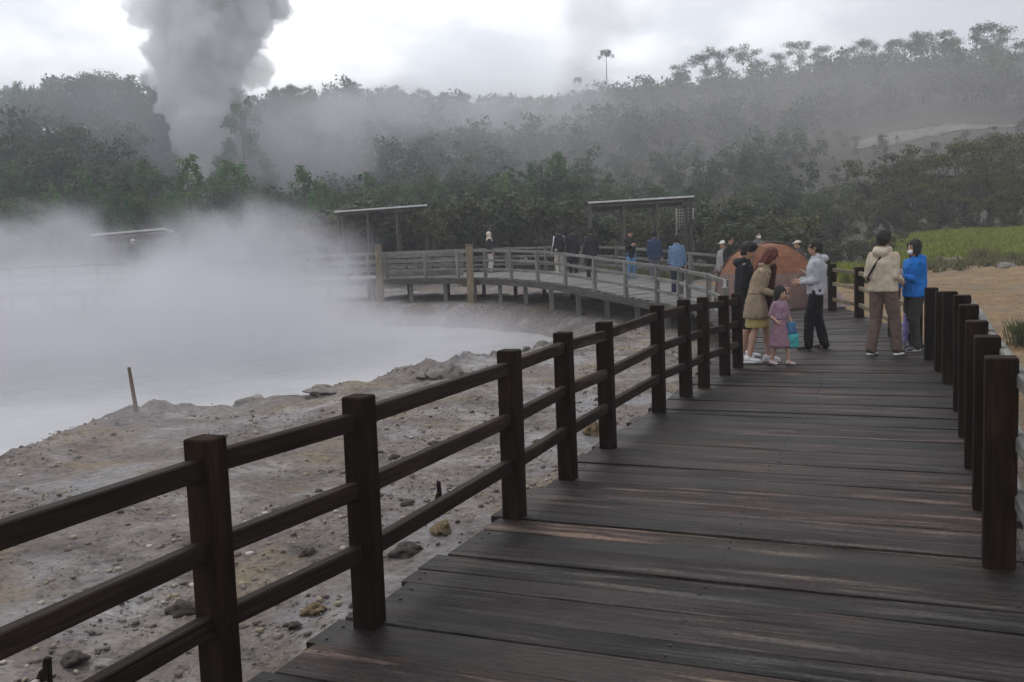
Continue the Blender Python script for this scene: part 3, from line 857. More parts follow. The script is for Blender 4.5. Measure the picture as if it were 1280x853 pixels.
LP = [((466, 780), 494), ((647, 647), 437), ((717.5, 598), 415), ((764, 561), 402), ((832, 515), 381), ((858, 496), 374.5), ((880, 484), 371.5), ((906.5, 469), 369.5), ((923, 460), 367)]
_q = at(254, 547, 1.085); pL, hL = [Vector((_q.x, _q.y, 0))], [1.085]
for (px, py), ty_ in LP:
    p = at(px, py, 0)
    n, a = p.dot(NR), p.dot(D)
    if a < 10: p = wp(-2.40, a)
    Y = p.y
    hh = at_y(px, ty_, Y).z
    pL.append(p); hL.append(hh)
railing('dark brown timber railing along the left edge of the near boardwalk', pL, hL, M['post'], M['rail'], .122, rh=.082, extend=pL[0] - D * 1.8 + NR * .0, below=.35, direction=D)
RPb = [((1256, 706), 446), ((1236, 635), 420), ((1223, 585), 401), ((1211.5, 545), 381), ((1205, 512), 369), ((1187, 478), 364.5), ((1176, 464), 364.5), ((1163.5, 450), 360)]
pR, hR = [], []
for (px, py), ty_ in RPb:
    p = at(px, py, 0); a = p.dot(D)
    if a < 11.2: p = wp(.40, a)
    pR.append(p); hR.append(min(1.12, max(.95, at_y(px, ty_, p.y).z)))
railing('dark brown timber railing along the right edge of the near boardwalk', pR, hR, M['post'], M['grey_wood'], .15, extend=wp(.46, 3.9), below=.35, rail_off=.09)
pF = [at(1163.5, 450, 0) + Vector((.35, 1.3, 0)), at(1117, 421, 0), at(1074, 397, 0), at(1040.5, 389, 0), Vector((7.5, 22.7, 0))]
railing('railing of dark posts with tan rails behind the man in the cream jacket', pF, [1.0, 1.0, .98, 1.0, 1.0], M['post'], M['tan_wood'], .16, below=.4, rails=(.88, .58, .25))

# far bridge -------------------------------------------------------------------
front = smoothpts([(3.95, 21.2, 0), (4.1, 23.0, .0), (3.7, 24.6, .05), (2.9, 26.3, .17), (1.55, 28.9, .4), (.1, 31.4, .5), (-1.6, 33.9, .5), (-3.4, 35.3, .5), (-6, 36.0, .5), (-10, 36.4, .5), (-16, 36.6, .5), (-22, 36, .5)], 2)
back = smoothpts([(7.9, 23.0, 0), (7.7, 24.8, .0), (7.0, 26.8, .05), (5.9, 29.2, .17), (4.3, 32.4, .4), (2.6, 35.3, .5), (.2, 38.0, .5), (-2.4, 39.3, .5), (-6, 39.8, .5), (-10, 40.0, .5), (-16, 40.0, .5), (-22, 39.5, .5)], 2)
root = empty('footbridge', front[0]); tag(root, 'weathered grey wooden footbridge curving behind the steaming pond', 'bridge')
o, _ = planks(front, back, .2, .012, .045, 'deck', M['grey_wood']);  # weathered boards, grazing sky reflection put into their pale grey
o.data.transform(Matrix.Translation(-root.location)); o.parent = root
for arr, k in ((front, .12), (back, .12)):
    pts, L = resample(arr, 26)
    mb = MB()
    for a, b_ in zip(pts, pts[1:]): mb.box(a - Vector((0, 0, .14)), b_ - Vector((0, 0, .14)), .08, .18)
    mb.build('edge_beam', M['hazed_wood'], root)
pts, L = resample(front, 24); ptb, _ = resample(back, 24)
for i in range(1, 24):
    for q in (.06, .6):
        p = pts[i].lerp(ptb[i], q); z = hz(p.x, p.y)
        mb = MB(); mb.box((p.x, p.y, z - .1), (p.x, p.y, p.z - .05), .14, .14); mb.build('support_post', M['grey_wood'] if q < .3 else M['hazed_wood'], root)
pts, L = resample(front, 23)
railing('weathered grey railing along the pond side of the far bridge', [Vector(p) for p in ((3.2, 14.3, 0), (3.72, 16.6, 0), (3.97, 19.2, 0))] + [p + Vector((.0, .06, 0)) for p in pts], .95, M['grey_wood'], M['grey_wood'], .10, rails=(.95, .62, .3), rw=.05, rh=.08, below=.12, bev=.006)
pts, L = resample(back[4:], 20)
railing('weathered grey railing along the far side of the bridge', [p - Vector((.0, .06, 0)) for p in pts], .95, M['grey_wood'], M['grey_wood'], .10, rails=(.95, .62, .3), rw=.05, rh=.08, below=.12, bev=.006)
for px, side in ((475, 'left'), (588, 'right')):
    p = at_y(px, 360, 35.0 if side == 'left' else 33.0)
    mb = MB(); top = at_y(px, 307, p.y).z
    r_ = empty('timber_post', (p.x, p.y, -.7)); z0 = -.7
    mb.box((p.x, p.y, -.7), (p.x + .02, p.y, top), .24, .24, bev=.02)
    tag(r_, 'stout tan post at the %s of the two before the far bridge' % side, 'post', 'stout posts before the far bridge')
    mb.build('post_shaft', M['tan_wood'], r_)
    mb = MB(); mb.box((p.x + .02, p.y, top), (p.x + .02, p.y, top + .04), .28, .28, bev=.01); mb.build('post_cap', M['tan_wood'], r_)
# slatted side panels on the bridge between the stout posts
r_ = empty('slat_panel', (-3.4, 35.3, .4)); tag(r_, 'long pale slatted bench along the far bridge between the stout posts', 'bench')
for k, (zz, hh_) in enumerate(((.80, .16), (.45, .07), (.12, .20))):
    mb = MB(); mb.box((-5.0, 36.6, .5 + zz), (-1.7, 35.5, .5 + zz), .05, hh_, bev=.008); mb.build('board', M['grey_wood'], r_)
for q in (0.05, .35, .65, .95):
    x, y = -5.0 + 3.3 * q, 36.6 - 1.1 * q
    mb = MB(); mb.box((x, y + .06, .5), (x, y + .06, 1.4), .07, .07); mb.build('leg', M['hazed_wood'], r_)

# shelters ---------------------------------------------------------------------
m, nt, b = newmat('sheet_metal_roof'); N = NT(nt); o_ = N.n('ShaderNodeTexCoord').outputs['Object']
N.l(N.ramp(N.noise(o_, 1.5, 5), [(.3, (.42, .42, .42)), (.7, (.62, .62, .62))]), b.inputs['Base Color']); b.inputs['Roughness'].default_value = .5; M['sheet'] = m
def shelter(pxl, yl, pxr, yr, Y, depth, label, rise=.5, posts=True):
    a, b_ = at_y(pxl, yl, Y), at_y(pxr, yr, Y)
    gz = hz((a.x + b_.x) / 2, Y)
    root = empty('shelter', ((a.x + b_.x) / 2, Y, gz)); tag(root, label, 'shelter')
    zl = (a.z + b_.z) / 2; tilt = (b_.z - a.z) / 2
    ridge = Vector((0, depth / 2, rise)); bk = Vector((0, depth, .06 - .1))
    V = []
    x0, x1 = a, b_
    def slab(p, q, r, s, t=.07):
        n = len(V); dn = Vector((0, 0, -t))
        for v in (p, q, r, s, p + dn, q + dn, r + dn, s + dn): V.append(tuple(v - root.location))
        return [(n, n + 1, n + 2, n + 3), (n + 7, n + 6, n + 5, n + 4), (n, n + 4, n + 5, n + 1), (n + 1, n + 5, n + 6, n + 2), (n + 2, n + 6, n + 7, n + 3), (n + 3, n + 7, n + 4, n)]
    Fs = slab(x0, x1, x1 + Vector((-.2, depth, -.1)), x0 + Vector((.2, depth, -.1)))
    me = bpy.data.meshes.new('roof'); me.from_pydata(V, [], Fs); me.update(); link('roof', me, M['sheet'], root)
    mb = MB(); mb.box(x0 + Vector((.1, .2, -.13)), x1 + Vector((-.1, .2, -.13)), .08, .1); mb.build('beam', M['hazed_wood'], root)
    mb = MB(); mb.box(x0 + Vector((.25, depth - .2, -.3)), x1 + Vector((-.25, depth - .2, -.3)), .1, .16); mb.build('beam', M['hazed_wood'], root)
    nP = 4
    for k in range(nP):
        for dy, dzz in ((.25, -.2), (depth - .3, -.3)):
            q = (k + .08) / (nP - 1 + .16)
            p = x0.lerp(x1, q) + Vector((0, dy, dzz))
            mb = MB(); mb.box((p.x, p.y, hz(p.x, p.y) - .05), tuple(p), .12, .12, bev=.01); mb.build('post', M['hazed_wood'], root)
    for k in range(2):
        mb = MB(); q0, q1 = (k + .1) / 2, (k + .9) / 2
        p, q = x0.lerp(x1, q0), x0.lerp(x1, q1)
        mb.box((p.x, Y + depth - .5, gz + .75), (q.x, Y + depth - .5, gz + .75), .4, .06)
        mb.build('bench', M['hazed_wood'], root)
    return root
shelter(735, 252.5, 868, 244.5, 42.5, 1.7, 'open shelter with a thin pale roof behind the people on the bridge')
shelter(418, 264, 534, 255.5, 45.5, 1.7, 'open shelter with a thin pale roof left of the cream headscarf woman')
shelter(112, 293, 206, 285, 43, 1.7, 'open shelter with a pale roof half lost in the steam')
# pale lattice screen in the right shelter
a, b_ = at_y(846, 262, 45.2), at_y(866, 285, 45.2)
root = empty('lattice_screen', (a.x, 45.2, a.z)); tag(root, 'pale lattice screen under the right end of the shelter roof', 'lattice screen')
mb = MB(); W, Hh = b_.x - a.x, a.z - b_.z
for k in range(7):
    q = k / 6
    mb.box((a.x + W * q, 45.2, b_.z), (a.x + W * q, 45.2, a.z), .02, .02)
    mb.box((a.x, 45.16, b_.z + Hh * q), (b_.x, 45.16, b_.z + Hh * q), .02, .02)
mb.build('lattice', plain('white_paint', (.34, .34, .33), .6), root)
mb = MB(); gz = hz(a.x, 45.2)
for x in (a.x - .03, b_.x + .03): mb.box((x, 45.2, gz), (x, 45.2, a.z + .05), .05, .05)
mb.build('frame', plain('white_paint', (.34, .34, .33), .6), root)

# dome tent ----------------------------------------------------------------------
tp = at(958, 384, 0)
root = empty('dome_tent', (tp.x, tp.y, 0), .25); tag(root, 'orange and mauve dome tent pitched on the boardwalk corner', 'tent')
def dome(a0, a1, z0, z1, ex=1.0, n=4, k=3, rx=1.12, ry=1.0, h=1.48):
    V, Fc = [], []
    for i in range(n + 1):
        t = a0 + (a1 - a0) * i / n
        for j in range(k + 1):
            ph = z0 + (z1 - z0) * j / k
            # four sided dome with sagging panels
            sq = 1 / max(abs(math.cos(t)), abs(math.sin(t))) ** .85
            sag = 1 - .05 * abs(math.sin(2 * (t - math.pi / 4))) * math.sin(ph * 2) * 0 - .10 * abs(math.cos(2 * t)) * math.cos(ph) * math.sin(ph * 2)
            rr = math.cos(ph) ** .85 * sq * ex * sag if ph < math.pi / 2 - 1e-3 else 0
            V.append((rx * rr * math.cos(t) * .84, ry * rr * math.sin(t) * .84, h * ex * math.sin(ph) ** .9 + .01 * mnoise.noise(Vector((t * 3, ph * 4, 1)))))
    for i in range(n):
        for j in range(k):
            q = i * (k + 1) + j
            Fc.append((q, q + k + 1, q + k + 2, q + 1))
    me = bpy.data.meshes.new('panel'); me.from_pydata(V, [], Fc); me.update()
    return me
mo = C((.20, .082, .042), .7, .25); mv = C((.165, .105, .09), .7, .22); mp = C((.30, .25, .235), .6, .15)
for k in range(4):
    a0 = math.pi / 4 + k * math.pi / 2
    for nm, z0, z1, mt in (('upper_panel', .52, math.pi / 2, mo), ('lower_panel', .0, .52, mv)):
        o = link(nm, dome(a0, a0 + math.pi / 2, max(z0, .001), z1), mt, root)
        sf = o.modifiers.new('t', 'SOLIDIFY'); sf.thickness = .008
for k in range(2):     # crossing poles
    mb = MB(); pts = []
    for i in range(25):
        ph = math.pi * i / 24; t = math.pi / 4 + k * math.pi / 2
        c_ = abs(math.cos(ph)) ** .85 * (1 if ph < math.pi / 2 else -1); sq = 1 / math.cos(math.pi / 4) ** .85
        pts.append((1.12 * c_ * sq * math.cos(t) * .85, 1.0 * c_ * sq * math.sin(t) * .85, 1.49 * math.sin(ph) ** .9 + .012))
    mb.tube(pts, [.014] * 25, 6)
    link('pole', mb.mesh('pole', (0, 0, 0), True), plain('pole', (.06, .03, .02), .4), root)
me = bpy.data.meshes.new('door_flap')
me.from_pydata([(.10, -1.20, .92), (.70, -1.28, .66), (1.28, -1.50, .04), (.55, -1.42, .02), (.62, -1.36, .45)], [], [(0, 4, 1), (4, 3, 2), (4, 2, 1)]); me.update()
o = link('door_flap', me, mp, root); sf = o.modifiers.new('t', 'SOLIDIFY'); sf.thickness = .008
s = Soup(); s.ell((1.12, -1.28, .05), (.13, .1, .055)); link('dark_corner', s.solid(.02, 2), C((.01, .01, .011)), root)  # small black lump at the front corner of the tent

# ------------------------------------------------------------------ stones
def rock_mesh(seed, sub=4, flat=.7, rough=.42):
    bm = bmesh.new(); bmesh.ops.create_icosphere(bm, subdivisions=sub, radius=1)
    o = Vector((seed * 3.7, seed * 1.3, 2.1))
    for v in bm.verts:
        p = v.co.normalized()
        k = 1 + rough * mnoise.noise(p * 1.3 + o) * 1.6 + rough * .5 * mnoise.noise(p * 3.1 + o) + rough * .3 * mnoise.noise(p * 7 + o) + rough * .16 * mnoise.noise(p * 15 + o)
        for ax in (Vector((.8, .3, .5)), Vector((-.5, .7, .4)), Vector((.1, -.9, .4)), Vector((-.7, -.3, .65))):
            d = p.dot(ax.normalized()) * k
            if d > .78: k *= .78 / d + .22 * (1 - .78 / d)
        v.co = Vector((p.x, p.y, p.z * flat)) * k
    me = bpy.data.meshes.new('rock'); bm.to_mesh(me); bm.free()
    me.polygons.foreach_set('use_smooth', [True] * len(me.polygons))
    return me
def rock(px, py, w, h, mat, label, z=-.5, seed=None):
    p = at(px, py, z)
    for _ in range(6): p = at(px, py, hz(p.x, p.y))
    sc = p.y / FPX
    o = link('rock', rock_mesh(seed if seed is not None else px), M[mat])
    o.location = (p.x, p.y, hz(p.x, p.y) + h * sc * .22)
    o.scale = (w * sc * .5, w * sc * .5 * random.uniform(.7, .95), h * sc * .62)
    o.rotation_euler = (random.uniform(-.2, .2), random.uniform(-.2, .2), random.uniform(0, 6))
    tag(o, label, 'rock', 'loose rocks on the pond bank')
rock(553, 472, 48, 26, 'rock_grey', 'large grey boulder on the pond shore beyond the left railing', seed=1)
rock(527, 474, 22, 11, 'rock_grey', 'low grey stone touching the left of the large shore boulder', seed=2)
rock(386, 695, 22, 17, 'rock_dark', 'small dark rock seen between the second and third rail, beside the wide railing gap', seed=3)
rock(232, 765, 42, 24, 'rock_dark', 'flat dark slab tucked against the nearest railing post', seed=4)
rock(226, 806, 24, 24, 'rock_ochre', 'ochre brown rock just left of the nearest railing post', seed=5)
rock(92, 828, 40, 24, 'rock_dark', 'dark rock between the rails in the bottom left corner', seed=6)
rock(130, 836, 34, 20, 'rock_pale', 'pale stone right of the dark corner rock', seed=7)
rock(392, 767, 36, 20, 'rock_ochre', 'ochre rock at the edge of the boards by the second post', seed=8)
rock(368, 783, 18, 10, 'rock_dark', 'little brown stone at the board edge below the ochre rock', seed=9)
rock(553, 665, 34, 22, 'rock_ochre', 'yellow brown rock under the lowest rail before the third post', seed=10)
rock(508, 693, 40, 24, 'rock_dark', 'dark rock under the lowest rail right of the second post', seed=11)
rock(509, 631, 20, 11, 'rock_dark', 'small dark stone lying behind the middle rail', seed=12)
rock(543, 556, 18, 8, 'rock_dark', 'tiny black stone on the bank seen below the top rail', seed=13)
rock(493, 574, 14, 10, 'rock_dark', 'round black stone left of the tiny black one', seed=14)
rock(148, 634, 12, 8, 'rock_pale', 'white pebble alone on the grey bank at left', seed=15)
rock(672, 548, 16, 7, 'rock_dark', 'thin dark stone between the third and fourth posts', seed=16)
rock(740, 543, 30, 26, 'rock_ochre', 'sulphur yellow rock at the boards by the fifth post', seed=17)
rock(215, 492, 40, 12, 'rock_grey', 'low grey hump on top of the left mound', seed=18)
rock(405, 493, 46, 14, 'rock_grey', 'wide low stone on the pond shore above the second post', seed=19)
rock(1258, 335, 26, 10, 'rock_grey', 'grey rock at the right edge of the sandy field', z=-.2, seed=20)
rock(1046, 322, 16, 9, 'rock_pale', 'white stone among the tufts behind the cream jacket man', z=0, seed=21)
rock(1195, 322, 34, 9, 'rock_grey', 'broad flat stone where sand meets the green bank', z=0, seed=22)

protos_r = [rock_mesh(60 + i, 3, .75, .5) for i in range(6)]
GR = (('rock_grey', 'half buried grey rock among the rubble along the pond shore', 'half buried grey rocks on the bank'), ('rock_pale', 'small pale rock among the rubble of the bank', 'small pale rocks on the bank'), ('rock_dark', 'small dark brown rock lying on the crusted bank', 'small dark rocks on the bank'))
proto_o = {}
rr_ = np.random.default_rng(77); cnt = 0
while cnt < 96:
    k = cnt % 3
    if cnt < 48:
        i = rr_.integers(3, 14); a_, b_ = POND[i], POND[(i + 1)]
        q = a_ + (b_ - a_) * rr_.random() + rr_.normal(0, .35, 2)
        x, y = q[0], q[1]; sz = rr_.uniform(.05, .2)
        if float(sd_poly(np.array([x]), np.array([y]), POND)[0]) < .35: continue
        k = 0 if rr_.random() < .75 else 1
    else:
        y = 2.2 + 18 * rr_.random() ** 1.4; x = (y / .9204 * .391) - 2.75 - abs(rr_.normal(0, 1.6)) - .12; sz = rr_.uniform(.02, .075)
    if .92 * x - .391 * y > -2.62: continue
    me = protos_r[rr_.integers(6)]
    if (k, me.name) not in proto_o:
        mm = me.copy(); mm.materials.append(M[GR[k][0]]); proto_o[(k, me.name)] = mm
    o = bpy.data.objects.new('rock', proto_o[(k, me.name)]); COL.objects.link(o)
    o.location = (x, y, hz(x, y) + sz * .1); o.scale = (sz, sz * rr_.uniform(.6, 1), sz * rr_.uniform(.6, 1)); o.rotation_euler = (rr_.uniform(-.4, .4), rr_.uniform(-.4, .4), rr_.uniform(0, 6))
    tag(o, GR[k][1], 'rock', GR[k][2]); cnt += 1

# small loose stones on the bank, nobody could count them
base_r = []
for sd_ in range(5):
    bm = bmesh.new(); bmesh.ops.create_icosphere(bm, subdivisions=1, radius=1)
    vs = np.array([v.co[:] for v in bm.verts]) * (1 + .5 * (np.random.default_rng(sd_).random((len(bm.verts), 1)) - .5) * 2); vs[:, 2] *= .65
    base_r.append((vs, np.array([[v.index for v in f.verts] for f in bm.faces]))); bm.free()
VV, FF, CC = [], [], []; off = 0
n_st = 10500
sx, sy = [], []
while len(sx) < n_st:
    a = RNG.uniform(0, 1, 4000); Yr = 1.5 + 24 * a ** 1.5; Xr = RNG.uniform(-.62, .3, 4000) * (Yr + 1.5)
    ok = ((.92 * Xr - .391 * Yr) < -2.7) & (sd_poly(Xr, Yr, POND) > .2) & (fbm(Xr, Yr, 3, .9) + RNG.uniform(-.25, .25, 4000) > -.02)
    sx += list(Xr[ok]); sy += list(Yr[ok])
sx = np.array(sx[:n_st]); sy = np.array(sy[:n_st]); szz = height(sx, sy)
size = .004 + .026 * RNG.random(n_st) ** 7 + .005 * sy / 10
for i in range(n_st):
    vs, fs = base_r[i % 5]
    t = RNG.uniform(0, 6.28); c_, s_ = math.cos(t), math.sin(t)
    v = vs * size[i]
    v = np.stack([v[:, 0] * c_ - v[:, 1] * s_, v[:, 0] * s_ + v[:, 1] * c_ * .8, v[:, 2]], 1) + (sx[i], sy[i], szz[i] + size[i] * .25)
    VV.append(v); FF.append(fs + off); off += len(v); CC.append(np.full((len(v), 3), RNG.random()))
m, nt, b = newmat('loose_stone'); N = NT(nt)
sc_ = N.n('ShaderNodeSeparateColor'); N.l(N.n('ShaderNodeAttribute', _attribute_name='Col').outputs['Color'], sc_.inputs[0])
N.l(N.ramp(sc_.outputs[0], [(0, (.05, .042, .036)), (.25, (.12, .098, .082)), (.6, (.2, .17, .15)), (.85, (.27, .22, .14)), (1, (.42, .39, .36))]), b.inputs['Base Color']); b.inputs['Roughness'].default_value = .85
tag(link('loose_stones', np_mesh('loose_stones', np.concatenate(VV), np.concatenate(FF), False, np.concatenate(CC)), m), kind='stuff')

# stake in the mound, broken stake by the boards
p = at(172, 516, -.3)
for _ in range(5): p = at(172, 516, hz(p.x, p.y))
q = at_y(163.5, 459, p.y)
root = empty('leaning_stake', p); tag(root, 'thin weathered wooden stake leaning on top of the steaming mound', 'stake')
mb = MB(); mb.box(p - Vector((0, 0, .15)), q + Vector((-.03, 0, 0)), .062, .055, bev=.008, taper=.75); mb.build('stake_shaft', M['tan_wood'], root)
for px, py, tx_, ty_, lab in ((551, 632, 548, 602, 'short charred stake stump standing between the second and third posts'), (57, 853, 59, 822, 'short dark stake stump in the bottom left corner')):
    p = at(px, py, -.55)
    for _ in range(5): p = at(px, py, hz(p.x, p.y))
    q = at_y(tx_, ty_, p.y)
    root = empty('stake_stump', p); tag(root, lab, 'stake')
    mb = MB(); mb.box(p - Vector((0, 0, .1)), q, .055, .05, bev=.006, taper=.75); mb.build('stump_shaft', M['post'], root)
    mb = MB(); mb.box(p + Vector((-.06, 0, -.05)), p.lerp(q, .5) + Vector((-.02, 0, 0)), .05, .04, bev=.006, taper=.7); mb.build('splinter', M['post'], root)

# ------------------------------------------------------------------ trees
def leaves(clumps, n, size, seed, stretch=1.0, droop=0.0):
    """clumps: (cx, cy, cz, r, rz); returns verts, quads, tint"""
    rg = np.random.default_rng(seed)
    cl = np.array(clumps); w = cl[:, 3] ** 2; w /= w.sum()
    k = rg.choice(len(cl), n, p=w)
    d = rg.normal(size=(n, 3)); d /= np.linalg.norm(d, axis=1, keepdims=True)
    rad = rg.random(n) ** .45
    lump = 1 + .35 * np.sin(d[:, 0] * 5 + k * 1.7) * np.sin(d[:, 1] * 4 + k) 
    pos = cl[k, :3] + d * np.stack([cl[k, 3], cl[k, 3], cl[k, 4]], 1) * (rad * lump)[:, None]
    nrm = d * .7 + rg.normal(size=(n, 3)) * .6; nrm[:, 2] += .35; nrm /= np.linalg.norm(nrm, axis=1, keepdims=True)
    t = np.cross(nrm, rg.normal(size=(n, 3))); t /= np.linalg.norm(t, axis=1, keepdims=True)
    bt = np.cross(nrm, t)
    s1 = (size * rg.uniform(.6, 1.35, n))[:, None]; s2 = s1 * rg.uniform(.35, .7, n)[:, None]
    V = np.stack([pos - t * s1, pos + bt * s2, pos + t * s1, pos - bt * s2 + nrm * s2 * .2], 1).reshape(-1, 3)
    F = np.arange(4 * n).reshape(n, 4)
    ct = rg.random(len(cl))
    tint = np.clip(.55 * ct[k] + .45 * rg.random(n), 0, 1)
    return V, F, np.repeat(tint, 4)[:, None].repeat(3, 1)
def make_tree(kind, seed):
    rd = random.Random(seed); cl = []; mb = MB(); lm = 'leaf_dark'
    if kind == 'pine':
        Hh = 9.0; mb.tube([(0, 0, -.3), (.05, 0, 4), (0, .05, 8.6)], [.17, .11, .03], 7)
        for i in range(46):
            z = 1.2 + 7.6 * (i / 46) ** .9; rr = (2.5 * (1 - (z / 9.3)) ** .75 + .15) * rd.uniform(.5, 1.1); t = rd.uniform(0, 6.28)
            cl.append((rr * math.cos(t), rr * math.sin(t), z, .75 * (1.15 - z / 12), .45))
            if i % 3 == 0: mb.tube([(0, 0, z - .2), (rr * math.cos(t), rr * math.sin(t), z)], [.045, .015], 5)
        n, sz, lm = 5200, .125, 'leaf_mid'
    elif kind == 'broad':
        Hh = 8.0; mb.tube([(0, 0, -.3), (.1, .05, 2), (.05, -.1, 4.6)], [.24, .18, .1], 7)
        for i in range(26):
            z = rd.uniform(2.0, 7.4); w_ = math.sin(math.pi * min(1, (z - .9) / 7.2)) * 2.6; t = rd.uniform(0, 6.28); rr = w_ * rd.uniform(.25, 1)
            c_ = (rr * math.cos(t), rr * math.sin(t), z); cl.append((*c_, rd.uniform(.6, 1.15), rd.uniform(.5, .85)))
            if i % 3 == 0: mb.tube([(.05, 0, min(z * .6, 4.4)), Vector(c_) * .6 + Vector((0, 0, z * .38)), c_], [.09, .06, .02], 5)
        n, sz = 5000, .13
    elif kind == 'euca':
        Hh = 13.0; tp_ = (rd.uniform(-.8, .8), rd.uniform(-.8, .8))
        mb.tube([(0, 0, -.4), (tp_[0] * .3, tp_[1] * .3, 4.5), (tp_[0] * .9, tp_[1] * .9, 9)], [.26, .2, .11], 7)
        for i in range(rd.randint(7, 11)):
            t = rd.uniform(0, 6.28); z = rd.uniform(7.2, 12.0); rr = rd.uniform(.3, 2.6)
            c_ = Vector((tp_[0] + rr * math.cos(t), tp_[1] + rr * math.sin(t), z))
            cl.append((*c_, rd.uniform(1.0, 1.8), rd.uniform(.75, 1.25)))
            b0 = Vector((tp_[0] * .8, tp_[1] * .8, rd.uniform(6.5, 9)))
            mb.tube([b0, b0.lerp(c_, .55) + Vector((0, 0, -.3)), c_], [.09, .06, .025], 5)
        n, sz = 2400, .15
    elif kind == 'open':
        Hh = 6.0; mb.tube([(0, 0, -.3), (.1, .1, 1.5)], [.2, .16], 7)
        for i in range(20):
            t = rd.uniform(0, 6.28); z = rd.uniform(2.4, 5.7); rr = rd.uniform(.6, 3.2) * (.55 + .45 * (z / 6))
            c_ = Vector((rr * math.cos(t), rr * math.sin(t), z)); cl.append((*c_, rd.uniform(.55, 1.0), rd.uniform(.3, .5)))
            b0 = Vector((.1, .1, rd.uniform(.7, 1.5))); mb.tube([b0, b0.lerp(c_, .5) + Vector((0, 0, -.25)), c_], [.1, .06, .02], 5)
        n, sz, lm = 2500, .10, 'leaf_olive'
    elif kind == 'shrub':
        Hh = 2.4
        for i in range(15):
            t = rd.uniform(0, 6.28); z = rd.uniform(.6, 2.1); rr = rd.uniform(.1, 1.3)
            c_ = (rr * math.cos(t), rr * math.sin(t), z); cl.append((*c_, rd.uniform(.3, .55), rd.uniform(.25, .45)))
            mb.tube([(rd.uniform(-.15, .15), rd.uniform(-.15, .15), -.1), Vector(c_) * .6, c_], [.04, .028, .01], 5)
        n, sz, lm = 1700, .085, 'leaf_olive'
    else:  # feather: very tall thin trunk with a small drooping crown
        Hh = 15.0; mb.tube([(0, 0, -.4), (.1, 0, 7), (0, .1, 14.2)], [.17, .13, .08], 7)
        for i in range(14):
            t = i * 2.4; rr = rd.uniform(.7, 1.9); z = 14.4 - (rr - .7) ** 2 * .9
            cl.append((rr * math.cos(t), rr * math.sin(t), z - .25, .55, .5)); mb.tube([(0, .1, 14.1), (rr * .5 * math.cos(t), rr * .5 * math.sin(t), 14.6), (rr * math.cos(t), rr * math.sin(t), z)], [.04, .03, .01], 5)
        n, sz = 900, .15
    V, F, ct = leaves(cl, n, sz, seed)
    V[:, 2] = np.maximum(V[:, 2], .05)
    root = empty({'pine': 'pine_tree', 'shrub': 'shrub'}.get(kind, 'tree'), (0, 0, -100))
    t_ = link('trunk', mb.mesh('trunk', (0, 0, 0), True), M['bark'], root)
    c_ = link('crown', np_mesh('crown', V, F, False, ct), M[lm], root)
    KIDS[root.name] = [t_, c_]
    return root, Hh
PROTO = {}; USED = set()
for kd, k in (('pine', 3), ('broad', 4), ('euca', 5), ('open', 3), ('shrub', 4), ('feather', 1)):
    PROTO[kd] = [make_tree(kd, 100 + 7 * i + len(kd) * 31) for i in range(k)]
def crown_mat(root, mat):
    for ch in children(root):
        pass
def plant(kind, px, ytop, Y, label, cat, group, wide=1.0, name=None):
    pr, Hh = random.choice(PROTO[kind])
    p = at_y(px, ytop, Y); gz = hz(p.x, Y)
    s = max(.25, (p.z - gz) / Hh)
    if pr.name in USED: o = copy_tree(pr)
    else: o = pr; USED.add(pr.name)
    o.location = (p.x, Y, gz); o.scale = (s * wide, s * wide, s); o.rotation_euler = (0, 0, random.uniform(0, 6.28))
    return tag(o, label, cat, group)
def crestY(px):
    return float(np.interp(px, HT[:, 0], HT[:, 2])) * math.cos(math.atan((px - 640) / 1200))
def jit(a): return random.uniform(-a, a)
G1 = 'green trees in front of the left hill'
for px, yt, Y, kd in ((-30, 205, 78, 'pine'), (8, 200, 76, 'pine'), (20, 232, 68, 'broad'), (45, 215, 80, 'pine'), (78, 184, 80, 'broad'), (60, 232, 66, 'pine'), (98, 212, 72, 'pine'), (118, 205, 78, 'broad'), (135, 226, 68, 'pine'), (160, 200, 76, 'broad'), (186, 196, 74, 'pine'), (178, 232, 64, 'broad'),
                      (207, 214, 80, 'pine'), (232, 192, 70, 'pine'), (214, 240, 62, 'pine'), (250, 214, 78, 'pine'), (268, 212, 76, 'pine'), (292, 198, 74, 'pine'), (284, 232, 66, 'broad'), (312, 218, 78, 'pine'), (335, 236, 76, 'pine'), (352, 238, 70, 'broad'), (378, 206, 72, 'pine'), (398, 224, 68, 'pine'), (412, 240, 74, 'broad'), (150, 240, 60, 'pine'), (100, 244, 60, 'broad'), (30, 250, 60, 'pine'), (-5, 240, 64, 'broad')):
    plant(kd, px, yt, Y, 'bushy green tree in the row below the left hill', 'tree', G1, random.uniform(.95, 1.3))
G2 = 'trees behind the bridge shelters'
for px, yt, Y, kd in ((440, 226, 74, 'broad'), (462, 214, 80, 'pine'), (486, 220, 76, 'broad'), (508, 230, 70, 'pine'), (528, 214, 80, 'broad'), (552, 228, 74, 'pine'), (574, 222, 78, 'broad'), (600, 226, 72, 'broad'), (626, 216, 78, 'pine'), (648, 228, 70, 'broad'), (672, 200, 74, 'pine'), (690, 188, 76, 'pine'), (704, 206, 70, 'broad'), (722, 232, 68, 'broad'), (746, 230, 72, 'broad'), (776, 226, 76, 'broad'), (806, 222, 72, 'broad'), (838, 226, 78, 'broad'), (868, 230, 70, 'broad')):
    plant(kd, px, yt, Y, 'dark green tree standing behind the bridge shelters', 'tree', G2, random.uniform(1.0, 1.4))
G3 = 'olive shrubs behind the far bridge'
for i in range(34):
    px = 428 + i * 17 + jit(8); Y = random.uniform(46.5, 58)
    plant('shrub', px, 262 + jit(14) - (8 if 560 < px < 760 else 0), Y, 'olive brown shrub in the thicket behind the far bridge', 'shrub', G3, random.uniform(1.0, 1.4))
